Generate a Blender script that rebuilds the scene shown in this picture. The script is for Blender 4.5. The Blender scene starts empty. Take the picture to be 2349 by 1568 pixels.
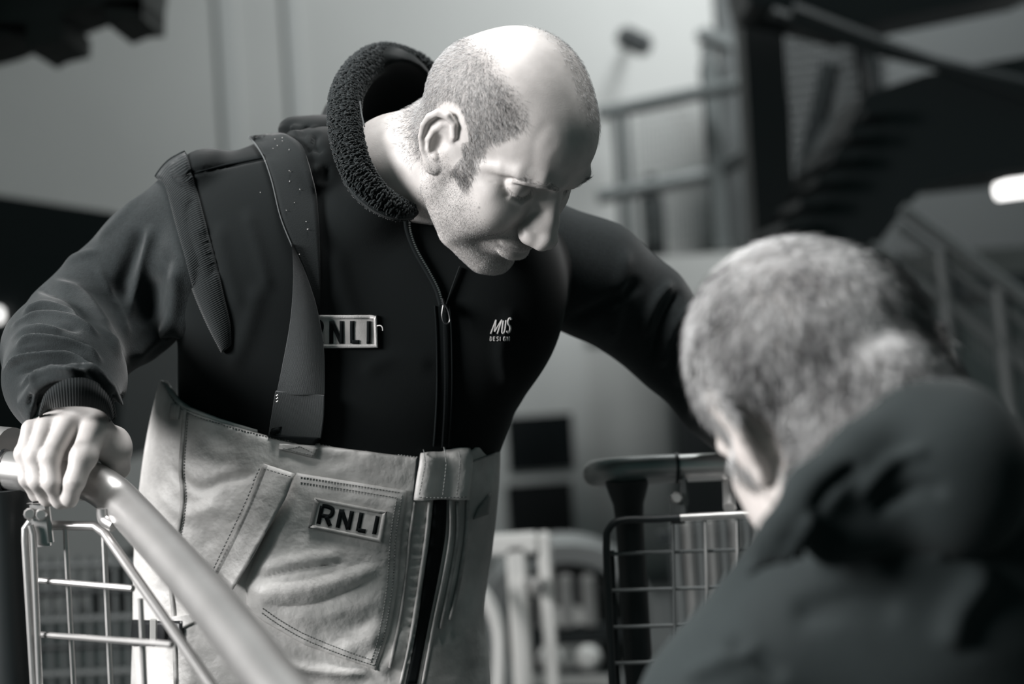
import bpy, bmesh, math, random
import numpy as np
from mathutils import Vector, Matrix
from mathutils.bvhtree import BVHTree

S = bpy.context.scene
COL = S.collection
F_PX = 50.0/36.0*2349.0
CX, CY = 1174.5, 784.0
CAM = np.array([0.0, 0.0, 1.25])
ROLL = math.radians(-3.6)
RV = np.array([math.cos(ROLL), 0, math.sin(ROLL)])      # image right
UV = np.array([-math.sin(ROLL), 0, math.cos(ROLL)])     # image up
FV = np.array([0, 1.0, 0])

# ---------------------------------------------------------------- camera
cd = bpy.data.cameras.new('camera')
cam = bpy.data.objects.new('camera', cd)
COL.objects.link(cam)
m = Matrix(((RV[0], UV[0], -FV[0], CAM[0]), (RV[1], UV[1], -FV[1], CAM[1]), (RV[2], UV[2], -FV[2], CAM[2]), (0, 0, 0, 1)))
cam.matrix_world = m
cd.lens = 50; cd.sensor_width = 36; cd.sensor_fit = 'HORIZONTAL'
cd.clip_start = 0.05; cd.clip_end = 100
cd.dof.use_dof = True; cd.dof.focus_distance = 1.455; cd.dof.aperture_fstop = 2.3
S.camera = cam

# ---------------------------------------------------------------- world, lights, exposure
S.view_settings.view_transform = 'Standard'; S.view_settings.look = 'None'
S.view_settings.gamma = 1; S.view_settings.use_curve_mapping = False
S.view_settings.exposure = 0.0
w = bpy.data.worlds.new('world'); S.world = w; w.use_nodes = True
w.node_tree.nodes['Background'].inputs[0].default_value = (0.42, 0.95, 0.93, 1)
w.node_tree.nodes['Background'].inputs[1].default_value = 0.05

def area(name, loc, target, size, power, color=(1, 1, 1), size_y=None, spread=180):
    l = bpy.data.lights.new(name, 'AREA'); l.size = size; l.energy = power; l.color = color
    if size_y: l.shape = 'RECTANGLE'; l.size_y = size_y
    l.spread = math.radians(spread)
    o = bpy.data.objects.new(name, l); COL.objects.link(o)
    o.location = loc
    o.rotation_euler = (Vector(target)-Vector(loc)).to_track_quat('-Z', 'Y').to_euler()
    return o

KEY = area('key_light', (-2.90, 0.02, 2.32), (0, 1.5, 1.2), 1.2, 35, (1.0, 0.985, 0.98), spread=66)
area('overhead_light', (0.05, 1.25, 3.5), (0.0, 1.55, 1.2), 0.8, 12, (1.0, 0.99, 0.98), spread=66)
area('hall_light', (1.35, 4.4, 4.5), (0.70, 7.4, 1.3), 1.0, 195, (0.96, 1.0, 1.0))

# ---------------------------------------------------------------- coordinates
def Q(px, py, d):            # pixel + depth -> camera-aligned metres (x right, y down, z forward)
    return np.array([(px-CX)*d/F_PX, (py-CY)*d/F_PX, d])
def toW(q):                  # camera-aligned -> world
    q = np.asarray(q, float)
    return CAM + q[..., 0:1]*RV - q[..., 1:2]*UV + q[..., 2:3]*FV
def P(px, py, d): return toW(Q(px, py, d))
def toC(wp):
    d = np.asarray(wp, float)-CAM
    return np.stack([d@RV, -(d@UV), d@FV], -1)
def pix(c): return np.stack([c[..., 0]/c[..., 2]*F_PX+CX, c[..., 1]/c[..., 2]*F_PX+CY], -1)
def R(px, d): return px*d/F_PX

# ---------------------------------------------------------------- materials
MATS = {}
def mat(name, col, rough=0.6, metal=0.0, bump=None, scale=200, var=0.0, vscale=6, sheen=0, vcol=False, spec=0.5, sss=0, emit=None, detail=4, stretch=None, bdist=0.001, ramp=(0.35, 0.65)):
    if name in MATS: return MATS[name]
    m_ = bpy.data.materials.new(name); m_.use_nodes = True
    nt = m_.node_tree; b = nt.nodes['Principled BSDF']
    if isinstance(col, (int, float)): col = (col, col, col)
    b.inputs['Base Color'].default_value = (*col, 1)
    b.inputs['Roughness'].default_value = rough; b.inputs['Metallic'].default_value = metal
    b.inputs['Specular IOR Level'].default_value = spec
    if sheen:
        b.inputs['Sheen Weight'].default_value = sheen; b.inputs['Sheen Roughness'].default_value = 0.45
    if sss:
        b.inputs['Subsurface Weight'].default_value = sss; b.inputs['Subsurface Scale'].default_value = 0.004
        b.inputs['Subsurface Radius'].default_value = (1, 0.8, 0.7)
    if emit:
        b.inputs['Emission Color'].default_value = (1, 0.98, 0.96, 1); b.inputs['Emission Strength'].default_value = emit
    tc = nt.nodes.new('ShaderNodeTexCoord'); vec = tc.outputs['Object']
    if stretch:
        mp = nt.nodes.new('ShaderNodeMapping'); mp.inputs['Scale'].default_value = stretch
        nt.links.new(vec, mp.inputs[0]); vec = mp.outputs[0]
    cur = None
    if vcol:
        at = nt.nodes.new('ShaderNodeAttribute'); at.attribute_name = 'tone'
        cur = at.outputs['Color']
    if var:
        n = nt.nodes.new('ShaderNodeTexNoise'); n.inputs['Scale'].default_value = vscale; n.inputs['Detail'].default_value = 5
        nt.links.new(vec, n.inputs['Vector'])
        mr = nt.nodes.new('ShaderNodeMapRange'); mr.inputs[1].default_value = ramp[0]; mr.inputs[2].default_value = ramp[1]
        mr.inputs[3].default_value = 1-var; mr.inputs[4].default_value = 1+var
        nt.links.new(n.outputs[0], mr.inputs[0])
        mx = nt.nodes.new('ShaderNodeMix'); mx.data_type = 'RGBA'; mx.blend_type = 'MULTIPLY'; mx.inputs[0].default_value = 1
        if cur: nt.links.new(cur, mx.inputs[6])
        else: mx.inputs[6].default_value = (*col, 1)
        nt.links.new(mr.outputs[0], mx.inputs[7]); cur = mx.outputs[2]
    if cur: nt.links.new(cur, b.inputs['Base Color'])
    if bump:
        n = nt.nodes.new('ShaderNodeTexNoise'); n.inputs['Scale'].default_value = scale; n.inputs['Detail'].default_value = detail
        nt.links.new(vec, n.inputs['Vector'])
        bp = nt.nodes.new('ShaderNodeBump'); bp.inputs['Strength'].default_value = bump; bp.inputs['Distance'].default_value = bdist
        nt.links.new(n.outputs[0], bp.inputs['Height']); nt.links.new(bp.outputs[0], b.inputs['Normal'])
    MATS[name] = m_
    return m_

# ---------------------------------------------------------------- objects
def meshobj(name, verts, faces, material, parent=None, smooth=True, attrs=None):
    me = bpy.data.meshes.new(name)
    verts = np.asarray(verts, np.float32)
    if isinstance(faces, np.ndarray):
        n, k = faces.shape
        me.vertices.add(len(verts)); me.vertices.foreach_set('co', verts.ravel())
        me.loops.add(n*k); me.loops.foreach_set('vertex_index', faces.astype(np.int32).ravel())
        me.polygons.add(n); me.polygons.foreach_set('loop_start', np.arange(0, n*k, k, dtype=np.int32))
        me.update(calc_edges=True); me.validate()
    else:
        me.from_pydata([tuple(map(float, v)) for v in verts], [], [tuple(f) for f in faces]); me.update()
    if smooth: me.polygons.foreach_set('use_smooth', np.ones(len(me.polygons), bool))
    if attrs is not None:
        a = me.color_attributes.new('tone', 'FLOAT_COLOR', 'POINT')
        c = np.ones((len(verts), 4), np.float32); c[:, :3] = np.asarray(attrs, np.float32).reshape(len(verts), -1)
        a.data.foreach_set('color', c.ravel())
    if material: me.materials.append(material)
    o = bpy.data.objects.new(name, me); COL.objects.link(o)
    if parent: o.parent = parent; o.matrix_parent_inverse = parent.matrix_world.inverted()
    return o
def thing(name, label, cat, loc=(0, 0, 0), group=None):
    o = bpy.data.objects.new(name, None); COL.objects.link(o); o.location = loc
    o.matrix_world = Matrix.Translation(Vector(loc))
    o['label'] = label; o['category'] = cat
    if group: o['group'] = group
    return o
def tag(o, label=None, cat=None, group=None, kind=None):
    if label: o['label'] = label
    if cat: o['category'] = cat
    if group: o['group'] = group
    if kind: o['kind'] = kind
    return o

class MB:
    """collects shapes in world space into one mesh"""
    def __init__(s): s.v = []; s.f = []; s.n = 0
    def add(s, v, f):
        s.v.extend([tuple(map(float, a)) for a in v]); s.f.extend([tuple(int(i)+s.n for i in q) for q in f]); s.n += len(v); return s
    def box(s, c, sz, rot=None, bev=0):
        bm = bmesh.new(); bmesh.ops.create_cube(bm, size=1)
        for v in bm.verts: v.co = Vector((v.co.x*sz[0], v.co.y*sz[1], v.co.z*sz[2]))
        if bev: bmesh.ops.bevel(bm, geom=bm.edges[:], offset=bev, segments=2, affect='EDGES')
        M = Matrix.Translation(Vector(c)) @ (rot.to_4x4() if rot else Matrix.Identity(4))
        bm.verts.index_update()
        s.add([M @ v.co for v in bm.verts], [[v.index for v in f.verts] for f in bm.faces]); bm.free(); return s
    def tube(s, pts, r, n=12, caps=True, flat=1.0):
        pts = [np.array(p, float) for p in pts]; K = len(pts)
        rr = r if hasattr(r, '__len__') else [r]*K
        T = []
        for i in range(K):
            t = pts[min(i+1, K-1)]-pts[max(i-1, 0)]; T.append(t/(np.linalg.norm(t)+1e-12))
        a = np.array([0, 0, 1.0]) if abs(T[0][2]) < .9 else np.array([1.0, 0, 0])
        u = np.cross(T[0], a); u /= np.linalg.norm(u)
        V = []
        for i in range(K):
            u = u-T[i]*(u@T[i]); u /= np.linalg.norm(u); w_ = np.cross(T[i], u)
            for k in range(n):
                an = 2*math.pi*k/n
                V.append(pts[i]+rr[i]*(math.cos(an)*u+flat*math.sin(an)*w_))
        Fc = []
        for i in range(K-1):
            for k in range(n):
                k2 = (k+1) % n
                Fc.append((i*n+k, i*n+k2, (i+1)*n+k2, (i+1)*n+k))
        if caps: Fc.append(tuple(range(n))[::-1]); Fc.append(tuple((K-1)*n+k for k in range(n)))
        return s.add(V, Fc)
    def build(s, name, material, parent=None, smooth=True):
        o = meshobj(name, s.v, s.f, material, parent, smooth)
        if smooth:
            try: o.data.set_sharp_from_angle(angle=math.radians(42))
            except Exception: pass
        return o
def catmull(pts, per=8):
    pts = [np.array(p, float) for p in pts]
    if len(pts) < 3: return [pts[0]+(pts[-1]-pts[0])*i/per for i in range(per+1)]
    out = []
    for i in range(len(pts)-1):
        p0 = pts[max(i-1, 0)]; p1 = pts[i]; p2 = pts[i+1]; p3 = pts[min(i+2, len(pts)-1)]
        for k in range(per):
            t = k/per
            out.append(.5*((2*p1)+(-p0+p2)*t+(2*p0-5*p1+4*p2-p3)*t*t+(-p0+3*p1-3*p2+p3)*t**3))
    out.append(pts[-1]); return out

# ---------------------------------------------------------------- distance-field sculpting
def ell(p, c, r):
    q = p-np.asarray(c, np.float32); r = np.asarray(r, np.float32)
    k0 = np.sqrt(((q/r)**2).sum(-1)); k1 = np.sqrt(((q/(r*r))**2).sum(-1))+1e-9
    return k0*(k0-1)/k1
def sph(p, c, r): return np.sqrt(((p-np.asarray(c, np.float32))**2).sum(-1))-r
def cone(p, a, b, ra, rb, sc=None):
    a = np.asarray(a, np.float32); b = np.asarray(b, np.float32)
    if sc is not None:
        sc = np.asarray(sc, np.float32); p = p/sc; a = a/sc; b = b/sc
    ab = b-a; t = np.clip(((p-a)@ab)/(ab@ab+1e-12), 0, 1)
    return np.sqrt(((p-a-t[..., None]*ab)**2).sum(-1))-(ra+(rb-ra)*t)
def chain(p, pts, rs, k=0.0, sc=None):
    d = None
    for i in range(len(pts)-1):
        e = cone(p, pts[i], pts[i+1], rs[i], rs[i+1], sc)
        d = e if d is None else (smin(d, e, k) if k else np.minimum(d, e))
    return d
def smin(a, b, k):
    h = np.maximum(k-np.abs(a-b), 0)/k
    return np.minimum(a, b)-h*h*h*k/6
def smax(a, b, k): return -smin(-a, -b, k)
def rotm(ax, ay, az):
    cx_, sx = math.cos(ax), math.sin(ax); cy_, sy = math.cos(ay), math.sin(ay); cz, sz = math.cos(az), math.sin(az)
    return (np.array([[cz, -sz, 0], [sz, cz, 0], [0, 0, 1]])@np.array([[cy_, 0, sy], [0, 1, 0], [-sy, 0, cy_]])@np.array([[1, 0, 0], [0, cx_, -sx], [0, sx, cx_]])).astype(np.float32)

def sdf_mesh(f, lo, hi, h, B=8):
    lo = np.asarray(lo, float); hi = np.asarray(hi, float)
    nb = np.ceil((hi-lo)/(h*B)).astype(int); N = nb*B
    bi = np.stack(np.meshgrid(*[np.arange(k) for k in nb], indexing='ij'), -1).reshape(-1, 3)
    cen = (lo+(bi+.5)*h*B).astype(np.float32)
    fc = np.concatenate([f(cen[i:i+200000]) for i in range(0, len(cen), 200000)])
    D = np.empty(tuple(N+1), np.float32)
    up = np.repeat(np.repeat(np.repeat(fc.reshape(nb), B, 0), B, 1), B, 2)
    D[:-1, :-1, :-1] = up; D[-1] = D[-2]; D[:, -1] = D[:, -2]; D[:, :, -1] = D[:, :, -2]
    act = bi[np.abs(fc) < h*B*1.25]
    loc = np.stack(np.meshgrid(*[np.arange(B+1)]*3, indexing='ij'), -1).reshape(-1, 3)
    step = max(1, 400000//len(loc))
    for i in range(0, len(act), step):
        idx = (act[i:i+step, None, :]*B+loc[None]).reshape(-1, 3)
        D[idx[:, 0], idx[:, 1], idx[:, 2]] = f((lo+idx*h).astype(np.float32))
    s = D < 0
    cnt = np.zeros(tuple(N), np.int8)
    for a in (0, 1):
        for b in (0, 1):
            for c in (0, 1): cnt += s[a:a+N[0], b:b+N[1], c:c+N[2]]
    cells = np.argwhere((cnt > 0) & (cnt < 8))
    ci = np.full(tuple(N), -1, np.int32); ci[cells[:, 0], cells[:, 1], cells[:, 2]] = np.arange(len(cells))
    acc = np.zeros((len(cells), 3)); num = np.zeros(len(cells))
    cor = [(a, b, c) for a in (0, 1) for b in (0, 1) for c in (0, 1)]
    for A in cor:
        for ax in range(3):
            if A[ax]: continue
            Bq = list(A); Bq[ax] = 1
            va = D[cells[:, 0]+A[0], cells[:, 1]+A[1], cells[:, 2]+A[2]]
            vb = D[cells[:, 0]+Bq[0], cells[:, 1]+Bq[1], cells[:, 2]+Bq[2]]
            mk = (va < 0) != (vb < 0)
            t = np.where(mk, va/(va-vb+1e-20), 0)
            pt = np.tile(np.array(A, float), (len(cells), 1)); pt[:, ax] += t
            acc[mk] += pt[mk]; num[mk] += 1
    V = lo+(cells+acc/num[:, None])*h
    quads = []
    for ax in range(3):
        o1, o2 = (ax+1) % 3, (ax+2) % 3
        sl0 = [slice(1, N[k]) for k in range(3)]; sl0[ax] = slice(0, N[ax]); sl1 = list(sl0); sl1[ax] = slice(1, N[ax]+1)
        a = s[tuple(sl0)]; b = s[tuple(sl1)]
        e = np.argwhere(a != b); off = np.array([1, 1, 1]); off[ax] = 0; e = e+off
        ins = s[e[:, 0], e[:, 1], e[:, 2]]
        d1 = np.zeros(3, int); d1[o1] = 1; d2 = np.zeros(3, int); d2[o2] = 1
        c = [e, e-d1, e-d1-d2, e-d2]
        q = np.stack([ci[k[:, 0], k[:, 1], k[:, 2]] for k in c], -1)
        q[~ins] = q[~ins][:, ::-1]
        quads.append(q)
    q = np.concatenate(quads); q = q[(q >= 0).all(1)]
    return V, q
def vnormals(V, q):
    n = np.cross(V[q[:, 2]]-V[q[:, 0]], V[q[:, 3 if q.shape[1] > 3 else 1]]-V[q[:, 1]]) if q.shape[1] > 3 else np.cross(V[q[:, 1]]-V[q[:, 0]], V[q[:, 2]]-V[q[:, 0]])
    out = np.zeros_like(V)
    for k in range(q.shape[1]): np.add.at(out, q[:, k], n)
    return out/(np.linalg.norm(out, axis=1, keepdims=True)+1e-12)
def relax(V, q, it=1, w_=0.5):
    for _ in range(it):
        s_ = np.zeros_like(V); c = np.zeros(len(V))
        k = q.shape[1]
        for i in range(k):
            j = (i+1) % k
            np.add.at(s_, q[:, i], V[q[:, j]]); np.add.at(c, q[:, i], 1)
            np.add.at(s_, q[:, j], V[q[:, i]]); np.add.at(c, q[:, j], 1)
        V = V*(1-w_)+w_*s_/np.maximum(c, 1)[:, None]
    return V
def polydist(pp, line):
    """pixel distance to a polyline, parameter 0..1 along it, signed side"""
    best = np.full(len(pp), 1e9); par = np.zeros(len(pp)); side = np.zeros(len(pp))
    line = np.asarray(line, float); L = np.r_[0, np.cumsum(np.linalg.norm(np.diff(line, axis=0), axis=1))]
    for i in range(len(line)-1):
        a, b = line[i], line[i+1]; ab = b-a; n2 = ab@ab
        t = np.clip(((pp-a)@ab)/n2, 0, 1); d = pp-a-t[:, None]*ab; dd = np.hypot(d[:, 0], d[:, 1])
        mk = dd < best; best[mk] = dd[mk]; par[mk] = (L[i]+t[mk]*(L[i+1]-L[i]))/L[-1]
        side[mk] = np.sign(ab[0]*d[mk, 1]-ab[1]*d[mk, 0])
    return best, par, side
def crease(V, q, lines, facing=True):
    """V in camera frame; lines: (pixel polyline, width px, height m, kind). raises (+) or sinks (-) folds"""
    nrm = vnormals(V, q); pp = pix(V); disp = np.zeros(len(V))
    tocam = -V/np.linalg.norm(V, axis=1, keepdims=True)
    fc = np.clip((nrm*tocam).sum(1)*4, 0, 1) if facing else 1.0
    for ln in lines:
        line, wd, amp = ln[:3]; kind = ln[3] if len(ln) > 3 else 'g'
        line = np.array(catmull([np.array(a, float) for a in line], 6)) if len(line) > 2 else np.array(line, float)
        lo_ = line.min(0)-wd*3; hi_ = line.max(0)+wd*3
        mk = np.where(((pp > lo_) & (pp < hi_)).all(1))[0]
        if not len(mk): continue
        d, t, sd = polydist(pp[mk], line)
        fade = np.clip(np.minimum(t, 1-t)*5, 0, 1); fade = fade*fade*(3-2*fade) if kind != 'e' else 1
        if kind == 's': prof = np.exp(-(d/wd)**2)*np.where(sd > 0, 1, 1)-.6*np.exp(-((sd*d-wd*1.3)/wd)**2)
        else: prof = np.exp(-(d/wd)**2)
        disp[mk] += amp*prof*fade
    return V+nrm*(disp*fc)[:, None]

class Surf:
    """ray target: where the view through a pixel meets a garment, so trims can be sewn on it"""
    def __init__(s, objs):
        vs = []; fs = []; n = 0
        for V, q in objs:      # world verts
            vs += [tuple(map(float, v)) for v in V]; fs += (q+n).tolist(); n += len(V)
        s.t = BVHTree.FromPolygons(vs, fs)
    def hit(s, px, py, dflt=None):
        d = P(px, py, 1.0)-CAM; d /= np.linalg.norm(d)
        h = s.t.ray_cast(Vector(CAM), Vector(d))
        if h[0] is None: return None
        n_ = np.array(h[1])
        return np.array(h[0]), (n_ if n_@d < 0 else -n_)
def sheet(surf, G, off=0.002, th=0.002, bulge=None, smooth_n=True):
    """G: grid [nu][nv] of pixels; a cloth sheet of real thickness lying on the surface"""
    G = np.asarray(G, float); nu, nv = G.shape[:2]
    H = np.full((nu, nv, 3), np.nan); Nn = np.zeros((nu, nv, 3))
    for i in range(nu):
        for j in range(nv):
            h = surf.hit(*G[i, j])
            if h: H[i, j] = h[0]; Nn[i, j] = h[1]
    for _ in range(60):
        bad = np.argwhere(np.isnan(H[..., 0]))
        if not len(bad): break
        for i, j in bad:
            for a, b in ((i-1, j), (i+1, j), (i, j-1), (i, j+1)):
                if 0 <= a < nu and 0 <= b < nv and not np.isnan(H[a, b, 0]):
                    dp = (H[a, b]-CAM)@FV
                    H[i, j] = P(G[i, j, 0], G[i, j, 1], dp); Nn[i, j] = Nn[a, b]; break
    if smooth_n:
        for _ in range(2):
            K = Nn.copy(); K[1:-1] += Nn[:-2]+Nn[2:]; K[:, 1:-1] += Nn[:, :-2]+Nn[:, 2:]
            Nn = K/(np.linalg.norm(K, axis=-1, keepdims=True)+1e-9)
    o_ = off if bulge is None else off+np.asarray(bulge)[..., None]
    top = H+Nn*o_; bot = H+Nn*(o_-th)
    V = np.concatenate([top.reshape(-1, 3), bot.reshape(-1, 3)])
    n = nu*nv; Fc = []
    for i in range(nu-1):
        for j in range(nv-1):
            a = i*nv+j; Fc.append((a, a+1, a+nv+1, a+nv)); Fc.append((n+a+nv, n+a+nv+1, n+a+1, n+a))
    ring = [j for j in range(nv)]+[i*nv+nv-1 for i in range(1, nu)]+[(nu-1)*nv+j for j in range(nv-2, -1, -1)]+[i*nv for i in range(nu-2, 0, -1)]
    for k in range(len(ring)):
        a, b = ring[k], ring[(k+1) % len(ring)]; Fc.append((b, a, n+a, n+b))
    return V, Fc
def quadgrid(c, nu, nv):
    """c: 4 corners tl,tr,br,bl in pixels -> grid [nu rows][nv cols]"""
    c = [np.array(a, float) for a in c]; G = np.zeros((nu, nv, 2))
    for i in range(nu):
        s_ = i/(nu-1)
        for j in range(nv):
            t = j/(nv-1); G[i, j] = (c[0]*(1-t)+c[1]*t)*(1-s_)+(c[3]*(1-t)+c[2]*t)*s_
    return G
def ribgrid(line, wd, nv=3, per=6):
    """strip around a pixel polyline; wd number or list"""
    L = catmull(line, per) if per else [np.array(p, float) for p in line]
    K = len(L); G = np.zeros((K, nv, 2))
    for i in range(K):
        t = L[min(i+1, K-1)]-L[max(i-1, 0)]; t = t/np.linalg.norm(t); nn = np.array([-t[1], t[0]])
        ww = wd if not hasattr(wd, '__len__') else np.interp(i/(K-1), np.linspace(0, 1, len(wd)), wd)
        for j in range(nv): G[i, j] = L[i]+nn*ww*(j/(nv-1)-.5)
    return G
def edgegrid(a, b, nu, nv):
    """grid between two pixel polylines a and b (sampled evenly)"""
    def rs(l):
        l = np.array(catmull(l, 10)); s_ = np.r_[0, np.cumsum(np.linalg.norm(np.diff(l, axis=0), axis=1))]; s_ /= s_[-1]
        t = np.linspace(0, 1, nu); return np.stack([np.interp(t, s_, l[:, 0]), np.interp(t, s_, l[:, 1])], -1)
    A, B_ = rs(a), rs(b); t = np.linspace(0, 1, nv)[None, :, None]
    return A[:, None]*(1-t)+B_[:, None]*t
# ================================================================ the man's head and neck (millimetres: x his right, y forward, z up)
HR = np.array([[-0.72248896, 0.49907686, 0.47846837], [0.12321083, 0.77390976, -0.62119464], [-0.68031521, -0.38985378, -0.62063294]])
_y = math.radians(5); HR = HR@np.array([[math.cos(_y), -math.sin(_y), 0], [math.sin(_y), math.cos(_y), 0], [0, 0, 1]])
HT = np.array([-14.0, -208.5, 1461.3])
def h2c(p): return (np.asarray(p, float)@HR.T+HT)/1000.0       # head mm -> camera metres
def c2h(c): return (np.asarray(c, float)*1000.0-HT)@HR
EAR_M = rotm(0, 0, 0)
def ear_sdf(p):
    # local: u forward, v up, w outward
    c = np.array([71.0, -6.0, -1.0], np.float32); q = p-c
    flare = 0.36; tilt = -0.20
    # outward dir tilted backwards: w = x*cos + (-y)*sin
    w_ = q[..., 0]*math.cos(flare)-(-q[..., 1])*math.sin(flare)*-1
    u_ = q[..., 1]*math.cos(flare)+q[..., 0]*math.sin(flare)*-1*-1
    w_ = q[..., 0]*math.cos(flare)+q[..., 1]*math.sin(flare)
    u_ = -q[..., 0]*math.sin(flare)+q[..., 1]*math.cos(flare)
    v_ = q[..., 2]
    u2 = u_*math.cos(tilt)+v_*math.sin(tilt)*-1; v2 = u_*math.sin(tilt)+v_*math.cos(tilt)
    e = np.stack([u2, v2, w_], -1).astype(np.float32)
    cup = 0.012*((u2+6)**2+(v2*0.6)**2)*0.55           # rim rises outwards
    e2 = e.copy(); e2[..., 2] -= cup
    plate = ell(e2, (-7, 2, 3), (17, 31, 3.2))
    hel = chain(e2, [(6, 3, 2), (8, 14, 3.5), (5, 26, 5), (-4, 31.5, 5.5), (-14, 29, 5.5), (-21, 20, 5), (-24, 8, 4.5), (-23, -5, 4), (-18, -17, 3.5), (-10, -26, 3)],
                [1.8, 3.4, 4.1, 4.5, 4.6, 4.4, 4.1, 3.8, 3.6, 3.8], 1.5)
    lobe = ell(e2, (-3, -27, 3), (10, 11, 5))
    anti = chain(e2, [(-1, 22, 2.5), (-8, 17, 4), (-13, 8, 5), (-14.5, -3, 5), (-11, -13, 5), (-4, -18, 4.5)], [2.2, 3.0, 3.6, 3.8, 3.6, 3.6], 2)
    anti2 = cone(e2, (2, 15, 2.5), (-10, 12, 4.2), 2.0, 3.0)
    conc = ell(e2, (-3.5, -4, 9.8), (8.5, 14, 8.0))
    groove = chain(e2, [(1, 24, 7), (-12, 24, 7.5), (-18.5, 12, 7.5), (-19, -3, 7)], [2.2, 2.6, 2.6, 2.0])
    trag = ell(e2, (6.5, -6, 4), (4.6, 7, 4.2))
    atrag = ell(e2, (-3, -17, 5), (5, 4, 4))
    d = smin(plate, hel, 3); d = smin(d, lobe, 7); d = smax(d, -groove, 2)
    d = smin(d, anti, 2.5); d = smin(d, anti2, 2.5)
    d = smax(d, -conc, 3); d = smin(d, trag, 4); d = smin(d, atrag, 3)
    back = cone(e, (0, 18, -8), (-2, -18, -8), 7, 6)
    return smin(d, back, 6)
def head_sdf(p):
    p = p.astype(np.float32); x = np.abs(p[..., 0]); sx = p[..., 0]
    s = p.copy(); s[..., 0] = x
    d = ell(s, (0, -4, 42), (76, 80, 80))
    d = smin(d, ell(s, (0, 32, 46), (59, 64, 59)), 22)
    d = smin(d, ell(s, (0, -36, 26), (70, 62, 62)), 18)
    # temples narrow a little
    mid = ell(s, (0, 40, -18), (52, 47, 58))
    mid = smin(mid, ell(s, (0, 28, -62), (50, 52, 42)), 16)
    jaw = chain(s, [(62, 4, -6), (56, 6, -60), (40, 42, -88), (15, 72, -101)], [12, 15, 16, 16], 6)
    mid = smin(mid, jaw, 22)
    mid = smin(mid, ell(s, (42, 30, -48), (25, 42, 40)), 20)          # cheek fill, heavy build
    zyg = chain(s, [(32, 72, -14), (50, 56, -6), (60, 26, -6), (61, 6, -4)], [11, 13, 11, 11], 8)
    mid = smin(mid, zyg, 24)
    mid = smin(mid, ell(s, (36, 52, -30), (28, 31, 34)), 22)
    mid = smin(mid, ell(s, (0, 78, -101), (21, 17, 15)), 10)           # chin
    mid = smin(mid, ell(s, (0, 64, -62), (33, 33, 29)), 12)            # teeth barrel
    d = smin(d, mid, 16)
    brow = chain(s, [(0, 86, 31), (12, 88, 31), (30, 84, 33), (46, 69, 30), (54, 54, 22), (60, 40, 10)], [9, 10, 10, 8, 6, 5], 4)
    d = smin(d, brow, 12)
    # temple hollow
    d = smax(d, -ell(s, (92, 48, 32), (22, 32, 28)), 22)
    # orbit
    d = smax(d, -ell(s, (31, 93, 13), (17, 17, 11.5)), 12)
    d = smax(d, -ell(s, (19, 91, 10), (6, 9, 7)), 9)
    # cheek front soft plane under eye
    d = smin(d, ell(s, (34, 63, -28), (25, 20, 26)), 18)
    # nose
    nose = chain(s, [(0, 83, 24), (0, 92, 6), (0, 102.5, -12), (0, 110, -27)], [8.2, 8.2, 9.6, 11.5], 5)
    nose = smin(nose, ell(s, (0, 97, -22), (17, 17, 17)), 8)
    nose = smin(nose, ell(s, (0, 112, -29), (12, 11, 10.5)), 4)
    al = ell(s, (15, 98.5, -34), (7.4, 11.5, 8.8))
    nose = smin(nose, al, 10)
    nose = smin(nose, cone(s, (12.5, 101, -35), (5, 112, -34), 8.2, 9.0), 9)
    nose = smin(nose, cone(s, (0, 112, -37), (0, 97, -42), 4.8, 5.5), 4)
    nose = smax(nose, -cone(s, (6, 109, -41), (8.5, 98, -43), 2.6, 3.6), 3)
    sideb = ell(s, (6, 82, 0), (9, 15, 22))
    d = smin(d, sideb, 8)
    d = smin(d, nose, 5)
    # alar groove
    d = smax(d, -chain(s, [(18, 104, -23), (23.5, 96, -28), (24.5, 91, -38)], [0.8, 1.3, 1.0]), 3.5)
    d = smax(d, -ell(s, (50, 76, 19), (6, 9, 5)), 7)
    # eyeball under lids
    eye = smin(ell(s, (35.5, 69.5, 12.5), (15.0, 12.8, 12.2)), ell(s, (35, 74.5, 8), (12, 7, 7)), 4)
    d = smin(d, eye, 3.2)
    # lid opening: narrow slit low on the globe (he looks down), crease above
    slit = chain(s, [(20, 80, 8.5), (27, 83.5, 5.0), (35, 85, 3.2), (43, 81, 4.0), (49, 73, 7.0)], [0.8, 1.2, 1.4, 1.2, 0.7])
    d = smax(d, -slit, 1.6)
    crs = chain(s, [(20, 84, 19.5), (28, 85.5, 22.0), (37, 83.5, 22), (46, 77, 19), (52, 69, 14)], [1.0, 1.5, 1.6, 1.4, .6])
    d = smax(d, -crs, 3)
    hood = chain(s, [(20, 87, 26), (32, 86.5, 28.5), (44, 79.5, 25), (51, 71, 19)], [2.6, 3.0, 2.4, 1.0])
    d = smin(d, hood, 6)
    low = chain(s, [(21, 82, 1.5), (33, 83.5, -3.5), (45, 76, -0.5)], [1.2, 1.6, 1.0])
    d = smin(d, low, 6)
    # mouth
    b = s.copy(); b[..., 1] += 0.0125*x*x
    up = ell(b, (0, 96, -58), (27, 7.0, 6.4)); lo = ell(b, (0, 95, -71), (23, 8.5, 7.0))
    d = smin(d, up, 6); d = smin(d, lo, 5)
    seam = chain(b, [(0, 103.5, -63.6), (9, 103, -63.9), (20, 101.5, -64.6), (30, 99.5, -67)], [2.5, 2.5, 2.5, 2.4], 1)
    d = smax(d, -seam, 1.2)
    d = smax(d, -ell(b, (0, 103.5, -84), (19, 7, 7)), 9)
    d = smax(d, -cone(b, (0, 105, -45), (0, 105.5, -54), 1.5, 2.2), 4)
    nl = chain(s, [(23, 97, -34), (29, 91, -42), (36, 84, -52), (40, 76, -62)], [1.6, 2.0, 1.6, .6])
    d = smax(d, -nl, 8)
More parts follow.
